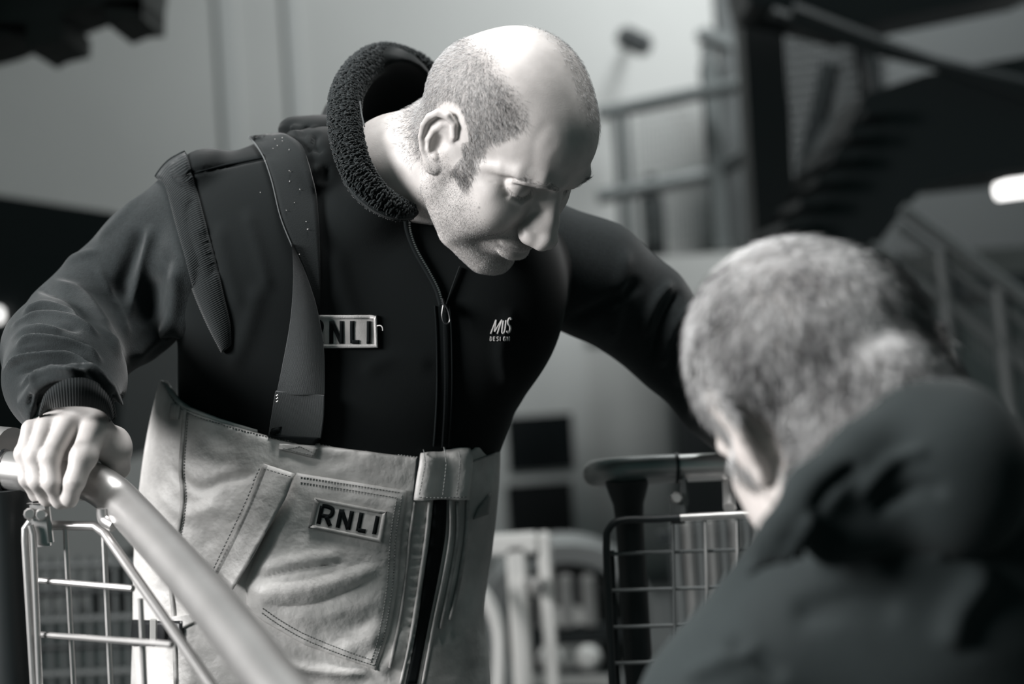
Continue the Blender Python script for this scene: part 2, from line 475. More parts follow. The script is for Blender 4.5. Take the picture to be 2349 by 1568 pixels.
    # double chin / submental
    d = smin(d, ell(s, (0, 38, -98), (34, 36, 17)), 18)
    d = smin(d, ear_sdf(s), 3.5)
    # neck
    d = smin(d, chain(p, NECK, [60, 60, 60, 52, 50], 14), 16)
    # sternomastoid and nape roll
    d = smin(d, ell(s, (0, -46, -24), (56, 38, 52)), 24)
    d = smin(d, cone(p, (0, -62, -30), NECK[2]+np.array([0, -6, 4], np.float32), 32, 46), 18)
    return d
NECK = [np.array([0, -26, -30.0]), np.array([0, -28, -70.0])]
NECK += [c2h(Q(915, 392, 1.545)), c2h(Q(885, 440, 1.615)), c2h(Q(860, 560, 1.69))]
NECK = [np.asarray(a, np.float32) for a in NECK]

def build_head():
    V, q = sdf_mesh(head_sdf, (-95, -175, -215), (215, 125, 138), 1.3)
    # keep the piece above the collar only
    V = relax(V, q, 1, .3)
    n = vnormals(V, q)
    rng = np.random.default_rng(3)
    # shallow relief: frontal vein, brow lines, crow's feet
    def groove(line, wd, amp):
        line = np.array(catmull(line, 6)); d = np.full(len(V), 1e9)
        for i in range(len(line)-1):
            a, b = line[i], line[i+1]; ab = b-a; t = np.clip(((V-a)@ab)/(ab@ab), 0, 1)
            d = np.minimum(d, np.linalg.norm(V-a-t[:, None]*ab, axis=1))
        return amp*np.exp(-(d/wd)**2)
    disp = groove([(30, 86, 42), (36, 82, 60), (32, 80, 78), (36, 66, 95)], 5.0, 0.35)
    disp += groove([(44, 76, 46), (48, 66, 66), (44, 62, 84)], 6.0, -.6)
    disp += groove([(50, 70, 12), (58, 60, 8), (62, 52, -2)], 1.2, -.5)
    disp += groove([(51, 68, 8), (58, 58, 0), (60, 50, -10)], 1.2, -.4)
    disp += groove([(48, 74, 2), (56, 64, -8), (52, 60, -20)], 1.5, -.5)
    disp += groove([(72, -20, 44), (60, 40, 60), (40, 74, 62), (0, 92, 60)], 9, -.5)
    V = V+n*disp[:, None]
    return V, q
# ================================================================ the man leaning over: clothes and hands (camera frame, metres)
def C_(px, py, d): return np.asarray(Q(px, py, d), np.float32)
TORSO_SC = (1, 1, .60)
def torso_sdf(p, g=0.0):
    # g inflates
    D0 = 1.635
    d = cone(p, Q(800, 860, D0), Q(770, 1060, D0-.01), R(395, D0), R(372, D0), TORSO_SC)
    d = smin(d, cone(p, Q(815, 860, D0), Q(850, 640, D0), R(400, D0), R(330, D0), TORSO_SC), .05)
    return d-g
def vest_sdf(p):
    D0 = 1.635
    # trunk: elliptical cones with measured half widths
    d = cone(p, Q(800, 850, D0), Q(765, 1080, D0), R(372, D0), R(350, D0), (1, 1, .58))
    d = smin(d, cone(p, Q(840, 690, D0), Q(800, 850, D0), R(392, D0), R(372, D0), (1, 1, .60)), .05)
    # shoulder girdle
    d = smin(d, chain(p, [Q(520, 490, 1.60), Q(720, 440, 1.64), Q(900, 450, 1.67), Q(1120, 530, 1.69), Q(1250, 600, 1.69)],
                      [R(118, 1.6), R(128, 1.64), R(135, 1.67), R(130, 1.69), R(135, 1.69)], .04), .07)
    # chest
    d = smin(d, ell(p, Q(640, 640, 1.575), (.125, .135, .075)), .06)
    d = smin(d, ell(p, Q(1060, 680, 1.60), (.115, .13, .075)), .06)
    # the folded hood lying on the shoulder, cloth up to the collar
    d = smin(d, ell(p, Q(745, 400, 1.585), (.058, .052, .065)), .03)
    d = smin(d, ell(p, Q(850, 500, 1.555), (.055, .045, .055)), .03)
    d = smin(d, ell(p, Q(950, 560, 1.58), (.055, .06, .055)), .04)
    d = smin(d, ell(p, Q(485, 405, 1.60), (R(72, 1.6), R(62, 1.6), .07)), .02)
    d = smin(d, ell(p, Q(1168, 898, 1.63), (R(26, 1.63), R(34, 1.63), .03)), .012)
    # upper back rising behind the neck
    d = smin(d, ell(p, Q(850, 400, 1.73), (.13, .075, .08)), .05)
    # flat cut toward the arms
    return d
def trunk_back(p):
    return ell(p, Q(850, 600, 1.70), (.2, .2, .12))
SLR_P = [(462, 478, 1.60), (345, 585, 1.61), (238, 678, 1.60), (165, 745, 1.57), (140, 805, 1.52), (150, 868, 1.46), (168, 930, 1.41)]
SLR_R = [112, 112, 102, 100, 122, 128, 110]
def sleeveR_sdf(p):
    c = [Q(*a) for a in SLR_P]; r = [R(b, a[2]) for a, b in zip(SLR_P, SLR_R)]
    d = chain(p, c, r, .03)
    d = smin(d, cone(p, Q(400, 640, 1.62), Q(300, 760, 1.60), R(110, 1.6), R(75, 1.6)), .04)      # slack under the arm
    d = smin(d, cone(p, Q(330, 740, 1.60), Q(215, 830, 1.53), R(70, 1.6), R(70, 1.5)), .03)
    # the front of the sleeve hangs off the upper arm beside the armhole
    d = smin(d, chain(p, [Q(470, 500, 1.565), Q(448, 620, 1.555), Q(430, 720, 1.56)], [R(70, 1.56), R(88, 1.56), R(60, 1.56)]), .04)
    # bunched end of the sleeve, hollow where the cuff comes out
    d = smin(d, chain(p, [Q(62, 930, 1.395), Q(95, 880, 1.365), Q(168, 856, 1.35), Q(240, 885, 1.37), Q(268, 940, 1.40)], [R(20, 1.38), R(24, 1.38), R(24, 1.38), R(24, 1.38), R(20, 1.38)]), .012)
    d = smax(d, -ell(p, Q(170, 1012, 1.37), (R(112, 1.38), R(140, 1.38), .15)), .006)
    return d
SLL_P = [(1240, 590, 1.68), (1360, 640, 1.70), (1470, 715, 1.72), (1545, 795, 1.73), (1640, 920, 1.735), (1722, 1030, 1.745)]
SLL_R = [132, 130, 114, 100, 80, 62]
def sleeveL_sdf(p):
    c = [Q(*a) for a in SLL_P]; r = [R(b, a[2]) for a, b in zip(SLL_P, SLL_R)]
    return chain(p, c, r, .03)

def topY(px): return np.interp(px, [330, 372, 400, 430, 500, 630, 760, 960, 1075, 1110, 1145, 1200], [850, 868, 905, 930, 955, 990, 1008, 1034, 1026, 1000, 958, 930])
def trouser_sdf(p):
    D0 = 1.635
    d = chain(p, [Q(757, 930, D0), Q(742, 1060, D0), Q(722, 1230, D0), Q(706, 1380, D0), Q(712, 1560, D0), Q(735, 1740, D0)],
              [R(384, D0), R(388, D0), R(388, D0), R(376, D0), R(380, D0), R(330, D0)], .05, (1, 1, .60))
    # legs going down to the floor
    for sx, x0, x1 in ((-1, 560, 500), (1, 900, 960)):
        d = smin(d, chain(p, [Q(x0, 1620, 1.62), Q((x0+x1)/2-40, 2300, 1.60), Q(x1-110, 3050, 1.66)], [R(200, 1.62), R(140, 1.6), R(115, 1.66)], .02), .08)
    px = p[..., 0]/p[..., 2]*F_PX+CX
    ty = (topY(px)-CY)/F_PX*D0
    cut = (ty-p[..., 1])*.93
    return smax(d, cut, .004)

def bodyC(V): return toW(V)

# ---- right hand gripping the rail
HANDZ = 1.375
RAIL_P = [(-60, 1075, 1.43), (12, 1078, 1.42), (70, 1084, 1.41), (130, 1088, 1.40), (200, 1100, 1.395), (250, 1128, 1.385), (300, 1175, 1.36), (430, 1318, 1.23), (556, 1471, 1.10), (650, 1592, 1.015), (840, 1800, .90)]
RAIL_R = .0195
def TUBE_FN(p):
    return chain(p, [Q(*a) for a in RAIL_P[:8]], [RAIL_R]*8, .003)
def hand_build():
    """fist over the tube: fingers wrap forward and down, thumb closes behind it"""
    z = HANDZ
    def q(x, y, dz=0): return Q(x, y, z+dz)
    def f(p):
        d = chain(p, [q(150, 900, .06), q(160, 945, .026), q(165, 985, .012)], [R(70, z), R(78, z), R(74, z)], .02, (1, 1, .50))
        d = smin(d, chain(p, [q(78, 985, .016), q(150, 972, .010), q(215, 985, .012)], [R(26, z), R(32, z), R(36, z)], .01), .014)
        d = smin(d, chain(p, [q(225, 1000, .020), q(262, 1030, .032), q(270, 1075, .048)], [R(42, z), R(38, z), R(28, z)], .01), .014)
        F = [([(72, 985, .006), (54, 1040, -.012), (62, 1098, -.016), (84, 1134, -.002), (104, 1140, .018)], [22, 18.5, 17.5, 16, 13]),
             ([(108, 978, .002), (80, 1046, -.018), (86, 1104, -.022), (108, 1142, -.008), (126, 1146, .012)], [25, 20.5, 19.5, 17.5, 14]),
             ([(154, 975, -.001), (116, 1048, -.022), (119, 1106, -.027), (138, 1147, -.013), (152, 1152, .008)], [27.5, 22.5, 21, 18.5, 15]),
             ([(215, 990, .000), (192, 1045, -.022), (171, 1104, -.030), (160, 1142, -.024), (162, 1150, -.014)], [32, 29, 23, 18, 15])]
        fd = None
        for pts, rr in F:
            c = chain(p, [q(*a) for a in pts], [R(b, z) for b in rr], .006)
            c = smin(c, sph(p, q(*pts[1]), R(rr[1]*1.04, z)), .006)
            fd = c if fd is None else smin(fd, c, .0030)
        d = smin(d, fd, .011)
        th = chain(p, [q(262, 1010, .035), q(268, 1062, .055), q(235, 1110, .058), q(190, 1130, .05)], [R(34, z), R(28, z), R(24, z), R(19, z)], .006)
        d = smin(d, th, .010)
        d = smin(d, chain(p, [q(155, 910, .055), q(150, 850, .10), q(150, 760, .18)], [R(62, z), R(66, z), R(80, z)], .02), .03)
        for a, b in (((112, 985), (78, 1030)), ((196, 1000), (140, 1075))):
            d = smax(d, -cone(p, q(a[0]-14, a[1], -.014), q(b[0]-4, b[1], -.040), .0006, .0008), .005)
        return smax(d, -TUBE_FN(p), .002)
    lo = Q(10, 760, 1.30); hi = Q(350, 1190, 1.58)
    V, q_ = sdf_mesh(f, (lo[0]-.03, lo[1]-.05, 1.30), (hi[0]+.03, hi[1]+.02, 1.60), .0015)
    return relax(V, q_, 2, .4), q_
# ================================================================ materials of the man
M_skin = mat('skin', (0.66, 0.61, 0.58), 0.50, spec=.36, bump=0.18, scale=700, sss=0.12, var=0.09, vscale=45, bdist=0.0006, vcol=True)
M_fleece = mat('softshell', (0.0030, 0.0048, 0.0051), 0.9, bump=0.25, scale=900, sheen=0.11, spec=.15, bdist=0.0006)
M_sweat = mat('sweatshirt', (0.015, 0.019, 0.020), 0.9, bump=0.6, scale=800, sheen=0.20, spec=.15, bdist=0.0008, var=.12, vscale=260)
M_rib = mat('rib_knit', (0.013, 0.0165, 0.0175), 0.9, spec=.2, bump=0.4, scale=900, sheen=0.26, bdist=0.0006)
M_bib = mat('oilskin', (0.55, 0.54, 0.525), 0.48, bump=0.55, scale=34, var=0.26, vscale=13, bdist=0.007)
M_bibd = mat('oilskin_edge', (0.36, 0.355, 0.345), 0.6, bump=0.35, scale=300, var=0.25, vscale=60, bdist=0.001)
M_thread = mat('stitching', (0.21, 0.215, 0.21), 0.8)
M_lthread = mat('pale_thread', (0.50, 0.49, 0.48), 0.7, bump=0.6, scale=900)
M_patch = mat('patch_cloth', (0.42, 0.41, 0.40), 0.75, bump=0.4, scale=1200, var=0.08, vscale=60, bdist=0.0005)
M_black = mat('black_thread', (0.004, 0.006, 0.0065), 0.85, spec=.15, bump=0.3, scale=900)
M_web = mat('webbing', (0.006, 0.0085, 0.009), 0.85, spec=.2, bump=0.3, scale=900, sheen=0.15)
M_webg = mat('webbing_underside', (0.085, 0.092, 0.094), 0.75, spec=.25, bump=0.3, scale=900, sheen=0.1)
M_sherpa = mat('sherpa', (0.014, 0.018, 0.019), 0.95, sheen=0.2, spec=.2)
M_plas = mat('black_plastic', (0.012, 0.013, 0.014), 0.35)
M_metal = mat('zip_metal', (0.45, 0.45, 0.44), 0.35, metal=1)
M_galv = mat('galvanised', (0.64, 0.63, 0.62), 0.36, metal=0.82, bump=0.15, scale=60, var=0.06, vscale=20)
M_hairmix = mat('grey_hair', (0.5, .5, .5), 0.45, vcol=True, spec=.6)

def build_body():
    HV, HQ = build_head()
    Hc = h2c(HV)
    HandV, HandQ = hand_build()
    # under the clothes one coarse skin joins neck, wrist, trunk, far arm and hand, and legs
    def inner(p):
        d = chain(p, [Q(820, 640, 1.67), Q(790, 860, 1.65), Q(750, 1100, 1.63), Q(730, 1400, 1.63)], [R(230, 1.66), R(270, 1.64), R(260, 1.63), R(270, 1.63)], .05, (1, 1, .55))
        d = smin(d, chain(p, [Q(850, 600, 1.68), Q(890, 470, 1.62)], [.050, .046], .02), .02)
        d = smin(d, chain(p, [Q(480, 500, 1.62), Q(240, 670, 1.605), Q(150, 765, 1.575), Q(150, 850, 1.475), Q(158, 905, 1.43)], [.05, .042, .038, .032, .026], .02), .04)
        d = smin(d, chain(p, [Q(850, 600, 1.69), Q(480, 500, 1.62)], [.07, .05], .02), .04)
        d = smin(d, chain(p, [Q(850, 600, 1.69), Q(1240, 600, 1.69)], [.07, .05], .02), .04)
        d = smin(d, chain(p, [Q(1240, 600, 1.69), Q(1500, 760, 1.73), Q(1690, 990, 1.745)], [.05, .036, .024], .02), .04)
        d = smin(d, chain(p, [Q(1690, 990, 1.745), Q(1745, 1028, 1.745), Q(1785, 1048, 1.712)], [.026, .030, .018], .01), .02)
        for k in range(4):      # four fingers over the far handle
            x = 1750+k*23; d = smin(d, chain(p, [Q(x+8, 1024, 1.722), Q(x+2, 1046, 1.700), Q(x, 1082, 1.697), Q(x+4, 1106, 1.712)], [.0105, .010, .009, .008], .003), .004)
        d = smin(d, chain(p, [Q(1760, 1028, 1.76), Q(1740, 1058, 1.785), Q(1748, 1090, 1.785)], [.013, .011, .009], .003), .006)
        for sx, x0, x1 in ((-1, 560, 500), (1, 900, 960)):
            d = smin(d, chain(p, [Q(x0+20, 1560, 1.63), Q((x0+x1)/2-40, 2300, 1.60), Q(x1-110, 3050, 1.66)], [.085, .055, .04], .02), .06)
        return d
    IV, IQ = sdf_mesh(inner, (-.62, -.30, 1.36), (.48, 1.20, 1.90), .006)
    V = np.concatenate([Hc, HandV, IV]); q = np.concatenate([HQ, HandQ+len(Hc), IQ+len(Hc)+len(HandV)])
    tone = np.tile(np.array([[.51, .485, .47]]), (len(V), 1)).astype(np.float32)
    return V, q, tone, HV, HQ, Hc

ROOTM = thing('person', 'balding man in dark gilet and pale bib trousers leaning over, hand on the handrail', 'person', tuple(P(735, 1740, 1.635)*np.array([1, 1, 0])))
BV, BQ, TONE, HV, HQ, HC = build_body()

# ---- hair density on the scalp, in head millimetres
def sm(a, b, x): t = np.clip((x-a)/(b-a), 0, 1); return t*t*(3-2*t)
def hair_density(p):
    x, y, z = np.abs(p[:, 0]), p[:, 1], p[:, 2]
    b = np.interp(y, [-80, -52, -13, 10, 50], [30, 48, 60, 60, 54])
    side = sm(b-7, b+9, x+np.clip(40-z, 0, 60)*.9)
    front = np.interp(z, [-30, -13, 10, 31, 60, 74, 95], [44, 44, 38, 33, 48, 52, 44])
    side *= sm(front+3, front-4, y)
    side *= np.where(z > -2, 1, sm(12, 17, y)*sm(-26, -20, z)+(y < -12)*sm(-66, -40, z-y*-.35))
    top = .38*sm(34, 12, np.abs(p[:, 0]+26))*sm(-60, -20, y)*sm(80, 60, y)*(z > 60)
    nape = sm(-70, -30, z)*(y < -30)
    d = np.maximum(np.maximum(side, top), nape*.9*(z < 60))
    ear = ((y+10)/30)**2+((z)/42)**2 < 1
    con = ((y+6)/17)**2+((z)/24)**2 < 1
    return np.where((ear & (x > 70.5)) | con, 0, d)
def beard_density(p):
    x, y, z = np.abs(p[:, 0]), p[:, 1], p[:, 2]
    line = np.interp(y, [0, 20, 45, 70, 84, 95], [-8, -8, -16, -30, -40, -44])
    d = sm(line+10, line-26, z)*sm(-14, 4, y)*.8
    d *= 1-.9*np.exp(-(((x/23)**2+((z+64)/7.5)**2)**2))
    d = np.where((z < -92) & (y < 60), d*.45, d)
    mus = np.exp(-(((x/25)**2+((z+51)/7.5)**2)**2))*(y > 78)
    goat = np.exp(-(((x/20)**2+((z+95)/17)**2)**2))*(y > 66)
    return np.clip(np.maximum(np.maximum(d, mus*.95), goat*1.05), 0, 1)

n_h = len(HV)
hd = hair_density(HV); bd = beard_density(HV)
x_ = np.abs(HV[:, 0]); lip = np.exp(-(((x_/24)**2+((HV[:, 2]+64)/8.5)**2)**2))*(HV[:, 1] > 80)
TONE[:n_h] *= (1-.22*lip)[:, None]*(1-.38*hd)[:, None]*(1-.20*bd)[:, None]
_h = Surf([(toW(HC), HQ)]).hit(1099, 476)
TONE[:n_h] *= (1-.6*np.exp(-(np.linalg.norm(toW(HC)-_h[0], axis=1)/.0013)**2))[:, None]
body = meshobj('body', toW(BV), BQ, M_skin, ROOTM, attrs=TONE)

# ---- strands: thin three-sided hairs rooted in the skin
def strands(V, q, dens, count, length, width, dirf, tones, seed, lift=.5, sd=.35):
    rng = np.random.default_rng(seed)
    n = vnormals(V, q); area_ = np.linalg.norm(np.cross(V[q[:, 2]]-V[q[:, 0]], V[q[:, 3]]-V[q[:, 1]]), axis=1)
    cen = V[q].mean(1); wgt = area_*np.clip(dens(cen), 0, 1.2); wgt /= wgt.sum()
    idx = rng.choice(len(q), count, p=wgt)
    u = rng.random((count, 2))[:, :, None]
    c = V[q[idx]]; root = (c[:, 0]*(1-u[:, 0])+c[:, 1]*u[:, 0])*(1-u[:, 1])+(c[:, 3]*(1-u[:, 0])+c[:, 2]*u[:, 0])*u[:, 1]
    nn = n[q[idx]].mean(1); nn /= np.linalg.norm(nn, axis=1, keepdims=True)+1e-9
    t = dirf(root, nn)+rng.normal(0, sd, (count, 3)); t -= nn*(t*nn).sum(1)[:, None]; t /= np.linalg.norm(t, axis=1, keepdims=True)+1e-9
    L = length*(.6+.8*rng.random(count))[:, None]
    lf = lift*(.6+.8*rng.random(count))[:, None]
    mid = root+(t*(1-lf*.3)+nn*lf)*L*.5; tip = mid+(t*1.1+nn*lf*.45)*L*.5
    root = root-nn*.3
    b = np.cross(t, nn); b /= np.linalg.norm(b, axis=1, keepdims=True)+1e-9; w2 = width/2
    v = np.stack([root+b*w2, root-b*w2, root+nn*w2*1.2, mid+b*w2*.9, mid-b*w2*.9, mid+nn*w2*1.1, tip], 1)
    f = np.array([[0, 3, 4], [0, 4, 1], [1, 4, 5], [1, 5, 2], [2, 5, 3], [2, 3, 0], [3, 6, 4], [4, 6, 5], [5, 6, 3]])
    F = (np.arange(count)[:, None, None]*7+f[None]).reshape(-1, 3)
    tn = tones(rng, root); T = np.repeat(tn, 7)
    return v.reshape(-1, 3), F, np.stack([T, T*1.0, T*1.0], -1)
def flow(root, nn):
    # forward and down on the sides, back-to-front on top
    t = np.zeros_like(root); t[:, 1] = .75; t[:, 2] = -.65
    y, z = root[:, 1], root[:, 2]
    t[:, 1] = .75-.8*sm(0, -60, y); t[:, 2] = -.65+.65*sm(70, 110, z)
    return t
def tn_hair(rng, r):
    # salt and pepper: darker near the hairline of the crown and in the sideburn
    x, y, z = np.abs(r[:, 0]), r[:, 1], r[:, 2]
    b = np.interp(y, [-80, -52, -13, 10, 50], [30, 48, 60, 60, 54])
    dk = np.exp(-((y-34)/17)**2-((z-76)/15)**2)+.8*np.exp(-((x-b+2)/6)**2)*(z > 50)*(y < 30)+.9*sm(12, 20, y)*sm(8, -6, z)+.55*sm(-20, -50, z)*(y < 0)+.7*np.exp(-((r[:, 0]+38)/16)**2)*(z > 60)
    dk = np.clip(dk, 0, 1)
    a = rng.random(len(r)); return np.where(a < .16+.62*dk, rng.uniform(.015, .09, len(r)), rng.uniform(.32, .72, len(r)))
v1, f1, t1 = strands(HV, HQ, hair_density, 30000, 5.2, .20, flow, tn_hair, 5, .38, .30)
hair = meshobj('hair', toW(h2c(v1)), f1, M_hairmix, ROOTM, attrs=t1); tag(hair, 'short cropped greying hair', kind='stuff')
def down(root, nn):
    t = np.zeros_like(root); t[:, 1] = .3; t[:, 2] = -.9; return t
def tn_b(rng, r):
    a = rng.random(len(r)); pale = np.clip(sm(-78, -90, r[:, 2])*(r[:, 1] > 60)+.3, 0, 1)
    return np.where(a < .62-.25*pale, rng.uniform(.03, .14, len(r)), rng.uniform(.3, .7, len(r)))
v2, f2, t2 = strands(HV, HQ, beard_density, 32000, 1.5, .14, down, tn_b, 6, .45, .35)
st = meshobj('stubble', toW(h2c(v2)), f2, M_hairmix, ROOTM, attrs=t2); tag(st, 'short salt and pepper stubble', kind='stuff')
def brow_d(p):
    x, y, z = np.abs(p[:, 0]), p[:, 1], p[:, 2]
    zc = np.interp(x, [12, 30, 48], [29, 34, 28]); return np.exp(-((z-zc)/3.2)**2)*(x > 12)*(x < 50)*(y > 60)
def brow_dir(r, n):
    t = np.zeros_like(r); t[:, 0] = np.sign(r[:, 0])*.9; t[:, 2] = .25; t[:, 1] = -.3; return t
v3, f3, t3 = strands(HV, HQ, brow_d, 520, 6, .18, brow_dir, lambda r, x: r.uniform(.06, .35, len(x)), 8, .25, .25)
def halves(name, v, f, t, k):
    for sg in (1, -1):
        hv = v.reshape(-1, k, 3); m_ = np.sign(hv[:, 0, 0]) == sg; n = m_.sum()
        ff = (np.arange(n)[:, None, None]*k+f[:9][None]).reshape(-1, 3)
        meshobj(name, toW(h2c(hv[m_].reshape(-1, 3))), ff, M_hairmix, ROOTM, attrs=t.reshape(-1, k, 3)[m_].reshape(-1, 3))
halves('eyebrow', v3, f3, t3, 7)
def lash_d(p):
    x, y, z = np.abs(p[:, 0]), p[:, 1], p[:, 2]
    zc = np.interp(x, [21, 35, 49], [10.5, 5, 9]); return np.exp(-((z-zc)/.9)**2)*(x > 21)*(x < 50)*(y > 68)
v4, f4, t4 = strands(HV, HQ, lash_d, 90, 6, .16, lambda r, n: np.tile([0, .8, -.6], (len(r), 1)), lambda r, x: r.uniform(.01, .05, len(x)), 9, .7, .2)
halves('eyelashes', v4, f4, t4, 7)

def field(f, lo, hi, h, rel=2):
    V, q = sdf_mesh(f, lo, hi, h); return relax(V, q, rel, .5), q
# ---- gilet
V, q = field(vest_sdf, (-.50, -.36, 1.38), (.24, .34, 1.92), .004)
V = crease(V, q, [
    ([(438, 398), (520, 380), (606, 362), (640, 362)], 4, -.0035, 'e'),        # shoulder seam
    ([(500, 500), (520, 600), (560, 720)], 16, .003), ([(560, 470), (590, 560), (620, 680)], 14, .003), ([(470, 520), (500, 640)], 10, -.003),
    ([(600, 640), (560, 780), (520, 860)], 20, .003), ([(760, 560), (800, 700), (850, 800)], 22, .002),
    ([(690, 300), (700, 330), (716, 352)], 8, -.007), ([(655, 300), (690, 312), (716, 350)], 8, .005), ([(728, 300), (722, 330), (740, 352)], 8, -.006),
    ([(735, 375), (720, 400), (735, 440)], 9, .004), ([(750, 380), (745, 420)], 7, -.004),
    ([(820, 860), (900, 820), (1000, 840)], 20, .002), ([(1180, 700), (1150, 800), (1170, 900)], 16, .003)])
VEST = (V, q)
gilet = meshobj('gilet', toW(V), q, M_fleece, ROOTM)
# ---- sleeves of the sweatshirt
V, q = field(sleeveR_sdf, (-.62, -.24, 1.24), (-.24, .18, 1.78), .0024)
V = crease(V, q, [
    ([(66, 650), (105, 617), (180, 588), (235, 572)], 9, .004), ([(105, 640), (145, 655), (190, 676), (240, 745), (285, 835)], 10, .006),
    ([(70, 660), (120, 668), (170, 690), (215, 750)], 8, -.006),
    ([(46, 724), (96, 698), (153, 713), (190, 740)], 6, .005), ([(23, 757), (57, 729), (115, 723), (172, 736), (235, 775)], 5, .006),
    ([(30, 742), (96, 712), (160, 725)], 4, -.004), ([(20, 788), (57, 759), (99, 752), (148, 763)], 5, .005), ([(50, 745), (110, 738), (190, 760)], 6, -.004),
    ([(30, 800), (69, 776), (126, 780), (191, 797), (240, 838)], 6, .007), ([(40, 772), (100, 765), (160, 778), (220, 805)], 5, -.005),
    ([(2, 858), (46, 824), (107, 817), (161, 820), (199, 843), (243, 872)], 6, .008), ([(20, 815), (90, 800), (160, 806), (230, 850)], 7, -.006),
    ([(40, 895), (92, 855), (153, 847), (214, 855), (268, 893)], 6, .006), ([(30, 860), (100, 838), (170, 838), (240, 872)], 6, -.006),
    ([(352, 505), (337, 575), (318, 644), (288, 745)], 14, .007), ([(325, 520), (300, 600), (262, 700)], 18, -.006), ([(385, 560), (362, 650), (330, 760)], 20, -.006),
    ([(345, 410), (290, 480), (215, 560)], 10, .003), ([(400, 600), (400, 700), (370, 800)], 14, .004), ([(300, 830), (340, 790), (400, 740)], 14, .005),
    ([(215, 600), (260, 680), (300, 780)], 9, .003)] +
    [([(70+k*24, 905+abs(k-4)*-1), (64+k*25, 935)], 4, -.004) for k in range(9)])
SLR = (V, q); meshobj('sleeve', toW(V), q, M_sweat, ROOTM)
V, q = field(sleeveL_sdf, (-.05, -.22, 1.55), (.40, .24, 1.90), .004)
V = crease(V, q, [([(1545, 640), (1500, 700), (1480, 780)], 10, .006), ([(1590, 690), (1540, 760), (1520, 850)], 10, .007), ([(1440, 560), (1420, 680), (1400, 800)], 16, .005),
                  ([(1565, 660), (1520, 740), (1495, 830)], 8, -.006), ([(1620, 760), (1570, 830), (1550, 890)], 8, .005), ([(1300, 740), (1400, 690), (1480, 640)], 14, -.005)])
SLL = (V, q); meshobj('sleeve', toW(V), q, M_sweat, ROOTM)
# ---- bib trousers
V, q = field(trouser_sdf, (-.52, -.02, 1.30), (.22, 1.22, 1.95), .0034)
TF = [([(400, 930), (480, 1000), (560, 1020)], 26, -.006), ([(380, 1060), (450, 1120), (520, 1100), (600, 1085)], 10, -.004), ([(352, 1110), (420, 1180), (520, 1150)], 12, .005),
    ([(420, 1120), (440, 1200), (500, 1260)], 18, -.005), ([(345, 1210), (380, 1250), (420, 1300)], 14, .005), ([(360, 1330), (400, 1380), (420, 1450)], 12, -.005),
    ([(590, 1310), (680, 1285), (790, 1268)], 7, .006), ([(580, 1325), (690, 1300), (810, 1282)], 7, -.006), ([(560, 1350), (640, 1355), (740, 1340), (880, 1290)], 10, .005),
    ([(600, 1380), (720, 1385), (860, 1320)], 9, -.006), ([(640, 1410), (760, 1400), (880, 1365)], 12, .006), ([(700, 1450), (800, 1440), (880, 1400)], 10, -.005),
    ([(780, 1500), (820, 1470), (880, 1440)], 7, .005), ([(720, 1480), (790, 1465), (850, 1475)], 6, -.005), ([(820, 1530), (850, 1490), (900, 1450)], 6, -.004),
    ([(740, 1120), (820, 1160), (900, 1170)], 18, -.003), ([(600, 1240), (640, 1180), (700, 1110)], 14, -.004),
    ([(1075, 1060), (1100, 1150), (1085, 1230)], 14, .005), ([(1110, 1010), (1125, 1060), (1105, 1120)], 10, -.005), ([(1060, 1240), (1080, 1320), (1050, 1400)], 14, -.006),
    ([(1010, 1400), (1060, 1440), (1080, 1540)], 14, .007), ([(990, 1440), (1020, 1500), (1030, 1568)], 12, -.006),
    ([(560, 1480), (640, 1520), (760, 1540), (860, 1545)], 12, .008), ([(540, 1520), (640, 1560), (760, 1575)], 12, -.008), ([(860, 1545), (905, 1500), (925, 1440)], 10, .008),
    ([(400, 1400), (440, 1500), (430, 1600)], 10, .005), ([(350, 1440), (370, 1520), (360, 1600)], 10, -.005),
    ([(480, 960), (470, 1010), (520, 1060)], 14, .004), ([(640, 1005), (700, 1050), (820, 1060)], 12, -.004), ([(820, 1030), (880, 1080), (940, 1100)], 10, .003)]
TF += [([(930, 1180+k*24), (962-k*2, 1184+k*24), (985-k*3, 1178+k*24)], 4.5, .0022) for k in range(15)]
TF = [(l_[0], l_[1]*1.45, l_[2]*.48) if len(l_[0]) == 3 and l_[1] > 5 else l_ for l_ in TF]
V = crease(V, q, TF)
TRV = (V, q); trousers = meshobj('bib_trousers', toW(V), q, M_bib, ROOTM)
# boots
def boots(p):
    d = None
    for x in (390, 850):
        a = Q(x, 3160, 1.66); e = smin(cone(p, a+np.array([0, -.10, 0]), a+np.array([0, .02, 0]), .062, .055), ell(p, a+np.array([.03, .045, -.07]), (.055, .045, .15)), .03)
        d = e if d is None else np.minimum(d, e)
    return d
V, q = field(boots, (-.60, 1.0, 1.35), (0.05, 1.32, 1.85), .008)
meshobj('boots', toW(V), q, M_plas, ROOTM)

TOPS = Surf([(toW(VEST[0]), VEST[1]), (toW(SLR[0]), SLR[1])])
TSURF = Surf([(toW(TRV[0]), TRV[1])])
def put(name, sf, G, material, off=.002, th=.002, parent=ROOTM, bulge=None, smooth=True):
    V, Fc = sheet(sf, G, off, th, bulge)
    o = meshobj(name, V, Fc, material, parent, smooth)
    return o
# armhole band of ribbed knit
L_ = [(360, 410), (378, 420), (392, 455), (413, 540), (428, 600), (446, 665), (480, 745), (512, 806)]
R_ = [(428, 352), (440, 394), (456, 450), (474, 520), (496, 600), (512, 670), (528, 740), (531, 790)]
G = edgegrid(L_, R_, 388, 9)
bul = np.tile(np.sin(np.linspace(0, math.pi, 9))*.004, (388, 1))+(np.sin(np.arange(388)*math.pi/2+.6))[:, None]*.0006
put('armhole_band', TOPS, G, M_rib, .004, .010, bulge=bul)
